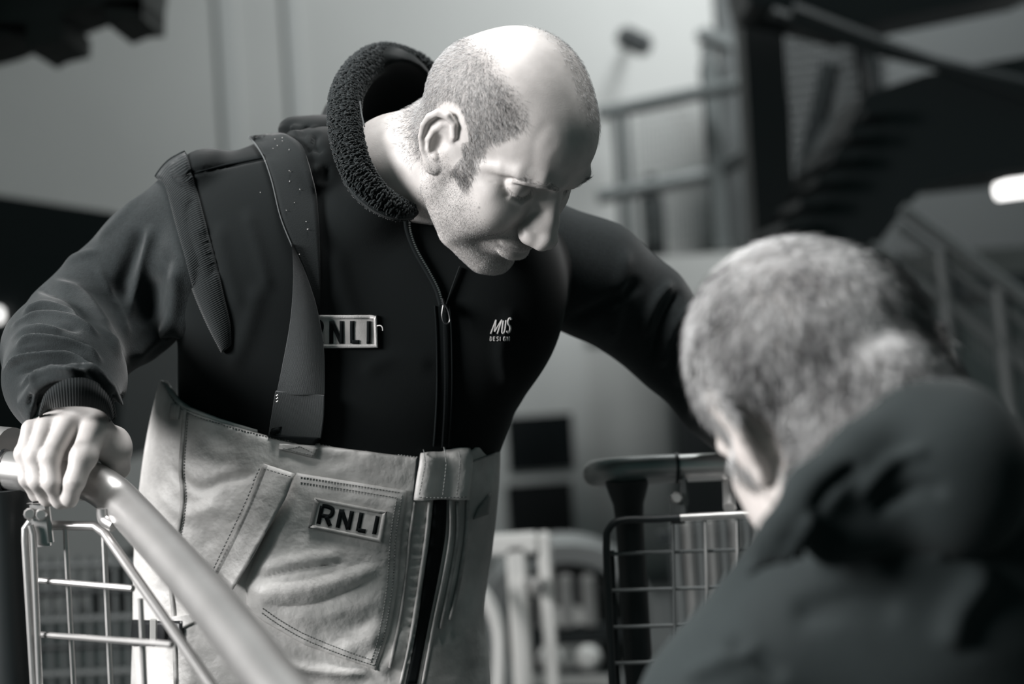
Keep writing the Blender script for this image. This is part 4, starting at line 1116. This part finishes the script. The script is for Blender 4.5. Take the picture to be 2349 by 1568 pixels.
def boots2(p):
    d = None
    for x in (1930, 2270):
        a = Q(x, 4720, 1.08); e = smin(cone(p, a+np.array([0, -.14, 0]), a+np.array([0, -.03, 0]), .06, .055), ell(p, a+np.array([-.02, -.025, .07]), (.055, .045, .15)), .03)
        d = e if d is None else np.minimum(d, e)
    return d
V, q = field(boots2, (.08, 1.0, .90), (0.52, 1.32, 1.35), .008)
meshobj('boots', toW(V), q, M_plas, ROOT2)
# ================================================================ hall
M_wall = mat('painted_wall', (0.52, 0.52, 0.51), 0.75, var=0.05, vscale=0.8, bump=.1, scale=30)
M_floor = mat('concrete_floor', (0.10, 0.105, 0.105), 0.45, var=0.15, vscale=2, bump=.2, scale=20)
M_dsteel = mat('dark_steel', (0.010, 0.014, 0.015), 0.5, bump=.15, scale=40)
M_dgreen = mat('dark_paint', (0.035, 0.045, 0.044), 0.5)
M_white = mat('white_paint', (0.72, 0.72, 0.70), 0.4, bump=.1, scale=40)
M_rail = mat('grey_railing', (0.11, 0.12, 0.12), 0.5)
M_wood = mat('dark_wood', (0.035, 0.038, 0.036), 0.8, var=.3, vscale=8)
M_rub = mat('rubber', (0.02, 0.022, 0.022), 0.7)
M_glass = mat('dark_glass', (0.008, 0.010, 0.011), 0.15)
WY = 7.4
def structure(name, c, s_, m_, label=None, bev=0):
    o = MB().box(c, s_, bev=bev).build(name, m_, None, False); o['kind'] = 'structure'
    if label: o['label'] = label
    return o
structure('floor', (1.0, 3.2, -.06), (9.4, 9.0, .12), M_floor)
structure('wall_back', (1.0, WY+.08, 2.9), (9.4, .16, 6.0), M_wall)
structure('wall_left', (-3.75, 3.2, 2.9), (.16, 9.0, 6.0), M_wall)
structure('wall_right', (5.75, 3.2, 2.9), (.16, 9.0, 6.0), M_wall)
def WX(px, py, y=WY): return P(px, py, y)
# wall pilasters
for i, (px, w_) in enumerate(((517, .09), (668, .07))):
    c = WX(px, 200); structure('trim_%d' % (i+1), (c[0]+.03, WY-.015, 3.0), (w_, .03, 5.6), mat('trim_grey', (.51, .515, .51), .75))
# door with two dark panes in the back wall
p0 = P(1238, 1092, WY-.05)
t = MB().box((p0[0], WY-.02, (p0[2]+.1)*.5+.32), (.56, .06, 1.62)).build('door_1', mat('door_paint', (.6, .6, .59), .5), None, False); t['kind'] = 'structure'
for y0, y1 in ((962, 1068), (1118, 1228)):
    a = P(1170, y0, WY-.07); b = P(1312, y1, WY-.07)
    o = MB().box(((a[0]+b[0])/2, WY-.06, (a[2]+b[2])/2), (.335, .02, abs(a[2]-b[2])*1.10), bev=.004).build('pane', M_glass, t, False)
# dark box laid where the wall turns darker, right of the door
c = P(1620, 900, WY); structure('trim_3', (c[0]+.30, WY-.10, .82), (.95, .2, 1.62), mat('dark_patch', (.10, .105, .11), .7))
c = P(1330, 800, WY); structure('trim_4', (c[0]+.1, WY-.02, c[2]+.10), (1.6, .04, .10), mat('trim_grey', 0))
# big steel column
c = P(1752, 250, 4.6); top = structure('trim_5', (c[0], 4.6, 2.7), (.13, .16, 5.4), M_dsteel)
# ---------------- mezzanine with railing
YM = 6.2
mez = MB(); a = P(1400, 640, YM); b = P(1760, 600, YM)
structure('trim_6', ((a[0]+b[0])/2+.2, YM+.12, a[2]-.02), (1.1, .42, .20), mat('mezz_edge', (.42, .42, .41), .6))
gr = thing('railing', 'grey mesh infill railing on the mezzanine edge left of the dark column', 'railing', (a[0], YM, a[2]))
def T(px, py, d): return P(px, py, d)
MB().tube([T(1370, 262, YM), T(1530, 228, YM), T(1740, 185, YM-.3)], .030, 10).build('top_rail', M_rail, gr)
MB().tube(catmull([T(1370, 452, YM), T(1580, 408, YM), T(1660, 388, YM), T(1745, 330, YM-.3)], 6), .034, 10).build('middle_rail', M_rail, gr)
for px, w_ in ((1425, .022), (1448, .014)): MB().tube([T(px-12, 245, YM), T(px+8, 560, YM)], w_, 8).build('post', M_rail, gr)
MB().tube([T(1625, 150, YM), T(1658, 575, YM)], .042, 8).build('post', M_rail, gr)
mb = MB()
for k in range(17): mb.tube([T(1458+k*9.5, 248-k*1.9, YM), T(1468+k*10, 560, YM)], .0022, 4)
for k in range(17): mb.tube([T(1450, 262+k*18, YM), T(1650, 225+k*18, YM)], .0022, 4)
for k in range(6): mb.tube([T(1670+k*12, 215-k*3, YM), T(1688+k*12, 560, YM)], .0022, 4)
tag(mb.build('mesh_infill', M_rail, gr), kind='stuff')
# floodlight and bracket above it
fl = thing('floodlight', 'dark floodlight fixed high on the pale wall right of the bald head', 'light', tuple(T(1455, 95, 6.6)))
mb = MB(); c = T(1455, 95, 6.6); mb.box(c, (.17, .12, .085), Matrix.Rotation(math.radians(28), 3, 'Y'), bev=.02); mb.build('lamp_housing', M_dsteel, fl)
mb = MB(); mb.tube([T(1440, 80, 6.62), T(1452, 70, 7.38)], .014, 8); mb.build('bracket', M_dsteel, fl)
YC = YM-.10
cm = thing('camera_housing', 'grey security camera housing on top of the railing post', 'camera', tuple(T(1630, 100, YM)))
MB().box(T(1640, 92, YM), (.17, .10, .07), Matrix.Rotation(math.radians(24), 3, 'Y'), bev=.02).build('camera_body', M_rail, cm)
MB().tube([T(1622, 110, YM), T(1625, 146, YM)], .03, 12).build('mount', M_rail, cm)
ex = thing('fire_extinguisher', 'dark cylinder with a neck standing behind the mezzanine railing', 'extinguisher', tuple(T(1502, 590, YM+.2)))
c0 = T(1503, 590, YM+.2); c0[2] = a[2]+.083; h_ = np.array([0, 0, 1.0])
MB().tube([c0, c0+h_*.015, c0+h_*.27, c0+h_*.31, c0+h_*.325], [.045, .052, .052, .038, .02], 18).build('cylinder', M_dsteel, ex)
MB().tube([c0+h_*.32, c0+h_*.39], [.03, .022], 10).build('valve', M_dsteel, ex)
# ---------------- staircase and its landing at the right
YS = 4.2
st = thing('staircase', 'dark steel staircase with landing crossing the upper right behind the second man', 'stairs', tuple(P(1960, 400, YS)*np.array([1, 1, 0])))
def slab(pts, d0, d1, name, m_, parent):
    """prism between two depths from a pixel outline at d0"""
    fr = [P(x, y, d0) for x, y in pts]; bk = [p+np.array([0, d1-d0, 0]) for p in fr]; n = len(fr)
    F_ = [tuple(range(n)), tuple(range(2*n-1, n-1, -1))]+[(i, n+i, n+(i+1) % n, (i+1) % n) for i in range(n)]
    mb = MB(); mb.add(fr+bk, F_); return mb.build(name, m_, parent, False)
slab([(1985, 215), (2120, 170), (2400, 120), (2400, 385), (2230, 402), (2125, 425), (2060, 500), (1985, 600), (1880, 620), (1700, 640), (1775, 560), (1850, 470), (1900, 390)], YS, YS+.55, 'landing', M_dsteel, st)
for k in range(7):
    x0, y0 = 1760+k*38, 560-k*52
    slab([(x0, y0), (x0+62, y0-8), (x0+62, y0+10), (x0, y0+18)], YS-.12, YS+.55, 'tread', M_dsteel, st)
for o_ in (0, 46): MB().tube([P(1770+o_, 30-o_*.2, YS-.1), P(2000+o_, 110, YS-.1), P(2400, 205+o_*.7, YS-.1)], .020, 8).build('rail', M_dsteel, st)
slab([(1700, -60), (2020, -80), (2400, -140), (2400, -30), (2150, 20), (1960, 60), (1800, 20), (1720, 10)], YS, YS+.3, 'beam', M_dsteel, st)
# mesh panel between column and landing: grey cage
cg = thing('mesh_cage', 'dark wire cage panel between the steel column and the landing', 'cage', tuple(P(1880, 250, 4.9)))
mb = MB()
for k in range(26): mb.tube([P(1775+k*10, -20, 4.9), P(1790+k*10, 520, 4.9)], .0042, 4)
for k in range(26): mb.tube([P(1775, 10+k*22, 4.9), P(2050, -20+k*22, 4.9)], .0042, 4)
tag(mb.build('wire_grid', M_dsteel, cg), kind='stuff')
MB().tube([P(1905, 150, 4.85), P(1845, 420, 4.85), P(1800, 560, 4.85)], .035, 8).build('brace', M_dsteel, cg)
MB().tube([P(1960, -20, 4.85), P(2010, 260, 4.85)], .04, 8).build('upright', M_dsteel, cg)
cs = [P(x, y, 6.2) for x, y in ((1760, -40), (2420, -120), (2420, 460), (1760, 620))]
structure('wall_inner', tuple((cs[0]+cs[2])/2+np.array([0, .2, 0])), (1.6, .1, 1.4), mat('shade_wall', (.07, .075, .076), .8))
# grating of the upper floor, top right
gt = thing('floor_grating', 'grey bar grating of the upper landing in the top right corner', 'grating', tuple(P(2200, 60, 4.6)))
for k in range(9): MB().tube([P(1955, 92-k*9, 4.6), P(2420, -8-k*9, 4.5)], .0065, 6).build('bar', M_rail, gt)
for k in range(12): MB().tube([P(1965+k*38, 95-k*8, 4.6), P(1965+k*38, 15-k*8, 4.6)], .004, 6).build('cross_bar', M_rail, gt)
# lower flight handrails
hr = thing('stair_railing', 'grey tubular stair railing descending to the right behind the second man', 'railing', tuple(P(2170, 900, 4.0)))
for i, (a_, b_, r_) in enumerate((((2070, 478), (2420, 735), .020), ((2060, 520), (2420, 790), .013), ((2110, 640), (2420, 890), .020), ((2000, 560), (2420, 850), .010))):
    MB().tube([P(*a_, 4.0), P(*b_, 4.0)], r_, 10).build('rail', M_rail, hr)
for a_, b_ in (((2158, 575), (2195, 910)), ((2290, 660), (2320, 960)), ((2040, 600), (2075, 900))):
    MB().tube([P(*a_, 4.0), P(*b_, 4.0)], .022, 10).build('post', M_rail, hr)
mb = MB()
for k in range(30): mb.tube([P(2060+k*11, 545+k*7.6, 4.02), P(2068+k*11, 700+k*7.6, 4.02)], .0016, 4)
tag(mb.build('mesh_infill', M_rail, hr), kind='stuff')
# dark lower block under the stairs
bk = thing('machine_cover', 'dark covered machine standing under the stair railing at the right', 'machine', tuple(P(2250, 800, 5.2)*np.array([1, 1, 0])))
a = P(2230, 700, 5.2)
MB().box((a[0]+.35, 5.5, a[2]/2), (1.7, .8, a[2]), bev=.06).build('cover', M_dgreen, bk)
MB().box((a[0]+.2, 5.45, a[2]+.05), (.9, .5, .12), bev=.04).build('lid', M_dsteel, bk)
# fluorescent lamp
lp = thing('fluorescent_lamp', 'glowing white strip lamp hanging under the landing at the right edge', 'lamp', tuple(P(2330, 432, 4.6)))
MB().tube([P(2288, 437, 4.98), P(2480, 412, 4.98)], .030, 12).build('tube', mat('lamp_glow', .9, .4, emit=3.2), lp)
MB().box(P(2385, 398, 4.98), (.32, .08, .022), Matrix.Rotation(math.radians(-4), 3, 'Y')).build('lamp_housing', M_dsteel, lp)
# ---------------- top left: dark pallet high up, with no support built under it
pt = thing('pallet', 'dark wooden pallet high up in the top left corner', 'pallet', tuple(P(120, 40, 3.4)))
RT = Matrix.Rotation(math.radians(9), 3, 'Y')
for nm, pts in (('deck', [(-60, -60), (360, -60), (352, 2), (352, 40), (330, 28), (225, 18), (160, 42), (172, 60), (90, 62), (0, 60), (-60, 74)]),
                ('block', [(84, 60), (172, 60), (170, 98), (112, 112), (90, 126)]), ('block', [(262, 10), (352, 6), (352, 48), (312, 50), (272, 66)]),
                ('block', [(-60, 70), (40, 78), (92, 92), (45, 84), (0, 104), (-60, 120)])):
    slab([(x_-25, y_-8) for x_, y_ in pts], 3.4, 3.62, nm, M_wood, pt)
# ---------------- left: dark parked van shape behind the arm
vn = thing('van', 'dark vehicle with a flat roof parked behind the bent arm', 'van', tuple(P(-200, 900, 4.8)*np.array([1, 1, 0])))
slab([(-500, 372), (0, 448), (262, 488), (300, 560), (268, 1060), (-500, 1160)], 4.8, 5.7, 'van_body', M_dsteel, vn)
for x in (-1.0, -1.9):
    MB().tube([(x-.2, 4.83, .33), (x-.2, 5.05, .33)], .33, 24).build('wheel', M_rub, vn)
MB().box(P(-4, 722, 4.78), (.03, .03, .05), bev=.008).build('marker_light', mat('marker_glow', .9, .4, emit=1.6), vn)
# ---------------- middle distance: white gate frame, trailer wheel with mudguard
gf = thing('gate_frame', 'white painted steel gate frame standing behind the bib trousers', 'frame', tuple(P(1185, 1500, 3.1)*np.array([1, 1, 0])))
D = 3.1
g0 = P(1190, 1245, D)
MB().box((P(1130, 1248, D)[0], D, g0[2]), (.20, .045, .042), Matrix.Rotation(math.radians(0), 3, 'Y'), bev=.006).build('top_bar', M_white, gf)
MB().box((P(1192, 1400, D)[0], D, g0[2]/2), (.044, .045, g0[2]), bev=.006).build('upright', M_white, gf)
MB().box((P(1258, 1400, D)[0], D, g0[2]/2+.01), (.030, .04, g0[2]+.02), bev=.006).build('upright', M_white, gf)
MB().tube([P(1200, 1330, D-.03), P(1245, 1335, D-.03)], .010, 8).build('hinge', M_galv, gf)
MB().tube([P(1230, 1350, D-.04), P(1240, 1350, D-.06)], .016, 12).build('bolt', M_galv, gf)
MB().box(P(1216, 1262, D), (.05, .03, .035), bev=.006).build('latch', M_dsteel, gf)
tw = thing('trailer', 'low boat trailer with a grey mudguard behind the white gate frame', 'trailer', tuple(P(1320, 1450, 4.2)*np.array([1, 1, 0])))
c = P(1300, 1420, 4.2)
mb = MB(); L = [np.array([c[0]+.26*math.cos(a), 4.2, c[2]+.24*math.sin(a)]) for a in np.linspace(math.pi*.98, -.05, 16)]
V_ = []; F_ = []
for i, p_ in enumerate(L):
    dn = (p_-np.array(c)); dn /= np.linalg.norm(dn)
    V_ += [p_+np.array([0, -.12, 0]), p_+np.array([0, .14, 0]), p_-dn*.055+np.array([0, .14, 0]), p_-dn*.055+np.array([0, -.12, 0])]
for i in range(15):
    for k in range(4): F_.append((i*4+k, i*4+(k+1) % 4, i*4+4+(k+1) % 4, i*4+4+k))
F_ += [(0, 3, 2, 1), (60, 61, 62, 63)]
mb.add(V_, F_); mb.build('mudguard', mat('grey_gel', (.30, .31, .31), .4), tw)
mb = MB(); mb.tube([c+np.array([0, -.09, -.03]), c+np.array([0, -.08, -.03]), c+np.array([0, .08, -.03]), c+np.array([0, .09, -.03])], [.165, .185, .185, .165], 28); w1 = mb.build('tyre', M_rub, tw)
mb = MB(); mb.tube([c+np.array([0, -.10, -.03]), c+np.array([0, -.05, -.03])], [.09, .10], 20); mb.build('wheel_rim', M_white, w1)
for x0 in (1250, 1300, 1352): MB().box(P(x0, 1385, 3.9), (.035, .03, .16), bev=.006).build('strut', M_galv, tw)
MB().box(P(1320, 1455, 3.9), (.34, .05, .05), bev=.01).build('crossmember', M_dsteel, tw)
for x0 in (1262, 1350): MB().tube([P(x0, 1508, 3.85), P(x0, 1508, 3.80)], [.035, .02], 14).build('light', M_white, tw)
MB().tube([P(1225, 1560, 3.9), P(1400, 1560, 3.9)], .02, 8).build('axle', M_white, tw)
hs = MB(); hs.tube(catmull([P(1085, 1335, 3.0), P(1118, 1375, 3.0), P(1142, 1440, 3.0), P(1146, 1520, 3.0), P(1140, 1640, 3.0)], 6), .014, 8)
tag(hs.build('hose', M_white), 'pale curved hose hanging just behind the edge of the bib trousers', 'hose')

# ---------------- trolleys
def wire(par, pts, r, m_, nm='wire', n=8): return MB().tube(pts, r, n).build(nm, m_, par)
t1 = thing('cage_trolley', 'near wire-sided trolley with thick curved metal handrail gripped by the leaning man', 'trolley', tuple(P(20, 1300, 1.42)*np.array([1, 1, 0])))
MB().tube(catmull([P(*a) for a in RAIL_P], 5), RAIL_R, 28).build('handrail', M_galv, t1)
e = P(-2, 1035, 1.46)
MB().tube([P(-40, 1010, 1.50), P(30, 1018, 1.455)], .017, 20).build('rail_end', M_galv, t1)
c = P(14, 1078, 1.42); MB().tube([P(8, 1078, 1.42), P(14, 1078, 1.42)], .0215, 24).build('joint_ring', M_plas, t1)
c = P(5, 1100, 1.42); MB().tube([c-np.array([0, 0, .01]), c-np.array([0, 0, .06]), np.array([c[0], c[1], .02])], [.03, .024, .024], 20).build('post', M_dsteel, t1)
q_ = np.array
def V3(px, py, d): return P(px, py, d)
# frame of the basket panel
wire(t1, [V3(112, 1204, 1.385), V3(218, 1206, 1.375), V3(240, 1222, 1.365), V3(330, 1350, 1.29), V3(420, 1478, 1.21), V3(560, 1680, 1.10)], .0046, M_galv, 'basket_frame', 12)
wire(t1, [V3(70, 1196, 1.385), V3(58, 1212, 1.385), V3(58, 1240, 1.385), V3(80, 1600, 1.385)], .0040, M_galv, 'basket_frame', 10)
wire(t1, [V3(70, 1204, 1.36), V3(76, 1225, 1.36), V3(92, 1600, 1.36)], .0030, M_galv, 'basket_frame', 10)
for x0, x1, y0, d in ((150, 168, 1212, 1.38), (238, 252, 1222, 1.366), (322, 330, 1372, 1.29)): wire(t1, [V3(x0, y0, d), V3(x1+8, 1700, d)], .0028, M_galv)
for y0, x1, d1 in ((1330, 305, 1.305), (1454, 395, 1.225), (1575, 480, 1.15)): wire(t1, [V3(86, y0, 1.378), V3(x1, y0+(x1-86)*.05+8, d1)], .0030, M_galv)
mb = MB(); a = V3(96, 1200, 1.37); mb.box(a, (R(44, 1.37), .010, R(105, 1.37)), Matrix.Rotation(math.radians(-3), 3, 'Y'), bev=.003); mb.box(V3(88, 1152, 1.372), (R(48, 1.37), .02, R(28, 1.37)), bev=.006); cl = mb.build('clip', M_galv, t1)
for p_ in ((68, 1178, 1.352), (94, 1180, 1.35)): MB().tube([P(*p_), P(p_[0], p_[1], p_[2]+.012)], [.0042, .006], 10).build('bolt', M_galv, cl)
MB().tube(catmull([P(236, 1165, 1.36), P(240, 1190, 1.36), P(262, 1205, 1.355)], 4), .0065, 10).build('clip', M_galv, t1)
# panel of the trolley further away, seen through the wires
t3 = thing('wire_trolley', 'dark wire trolley standing in the gloom behind the near basket panel', 'trolley', tuple(P(200, 1500, 2.6)*np.array([1, 1, 0])))
D = 2.6
for k in range(11): wire(t3, [P(85+k*30, 1275, D), P(95+k*30, 1900, D)], .006, M_rail)
for k in range(8): wire(t3, [P(75, 1300+k*62, D), P(420, 1285+k*62, D)], .007, M_dsteel if k % 2 else M_rail)
MB().box((P(230, 1500, 2.9)[0], 3.2, .32), (.9, .6, .64), bev=.03).build('crate', M_dgreen, t3)
# trolley by the far hand
t2 = thing('cage_trolley', 'second wire-sided trolley with a dark post and metal handle right of the gate frame', 'trolley', tuple(P(1440, 1300, 1.75)*np.array([1, 1, 0])))
D = 1.75
MB().tube(catmull([P(1400, 1085, 1.90), P(1372, 1087, 1.84), P(1372, 1086, 1.78), P(1410, 1082, 1.752), P(1480, 1077, D), P(1550, 1074, D)], 5), .0178, 24).build('handle', mat('worn_steel', (.36, .36, .355), .32, metal=.4), t2)
MB().tube([P(1552, 1074, D), P(1700, 1068, D), P(1860, 1062, D)], .0172, 24).build('handle_sleeve', M_galv, t2)
MB().tube([P(1548, 1074, D), P(1556, 1074, D)], .0192, 24).build('joint_ring', M_dsteel, t2)
c = P(1438, 1100, D); mb = MB(); mb.tube([c, c-np.array([0, 0, .016]), c-np.array([0, 0, .030]), c-np.array([0, 0, .05]), np.array([c[0], c[1], .02])], [.028, .0235, .0188, .0174, .0174], 20); mb.build('post', M_dsteel, t2)
c = P(1960, 1100, D); MB().tube([c+np.array([0, .02, .0]), np.array([c[0], c[1]+.02, .02])], .0162, 16).build('post', M_dsteel, t2)
fr = catmull([P(1410, 1700, D-.05), P(1397, 1400, D-.05), P(1391, 1250, D-.05), P(1397, 1212, D-.05), P(1425, 1193, D-.05), P(1500, 1190, D-.05), P(1560, 1187, D-.05)], 6)
wire(t2, fr, .0046, M_dsteel, 'basket_frame', 10)
wire(t2, [P(1560, 1187, D-.05), P(1700, 1180, D-.05), P(1960, 1166, D-.05)], .0046, M_galv, 'basket_frame', 10)
wire(t2, [P(1424, 1700, D-.035), P(1410, 1400, D-.035), P(1404, 1262, D-.035)], .0028, M_dsteel, 'basket_frame', 8)
for y0, y1 in ((1270, 1260), (1354, 1346), (1438, 1430), (1521, 1512), (1600, 1592)): wire(t2, [P(1402, y0, D-.04), P(1950, y1-8, D-.04)], .0022, M_rail)
for x0 in (1543, 1618, 1690, 1762, 1834): wire(t2, [P(x0, 1186, D-.045), P(x0+12, 1700, D-.045)], .0022, M_galv if x0 > 1600 else M_rail)
mb = MB(); mb.box(P(1556, 1165, D-.03), (R(38, D), .008, R(70, D)), bev=.003); mb.box(P(1570, 1128, D-.02), (R(14, D), .02, R(70, D)), bev=.003); cl = mb.build('clip', M_rail, t2)
MB().tube([P(1553, 1142, D-.045), P(1553, 1142, D-.03)], [.005, .008], 10).build('bolt', M_galv, cl)
MB().tube([P(1672, 1105, D), P(1674, 1165, D-.04)], .008, 10).build('bracket', M_galv, t2)
# radiator-like slats behind that trolley
sl = thing('slatted_rack', 'grey slatted rack seen through the second trolley basket', 'rack', tuple(P(1670, 1500, 2.7)*np.array([1, 1, 0])))
for k in range(9): MB().box((P(1555+k*27, 1300, 2.7)[0], 2.7, .61), (.013, .03, .56), bev=.002).build('slat', M_galv if k % 2 else M_rail, sl)
for k in (0, 8): MB().box((P(1555+k*27, 1300, 2.7)[0], 2.73, .44), (.022, .03, .88)).build('leg', M_dsteel, sl)
for z_ in (.40, .62, .86): MB().box((P(1660, 1300, 2.7)[0], 2.72, z_), (.24, .02, .02)).build('bar', M_dsteel, sl)
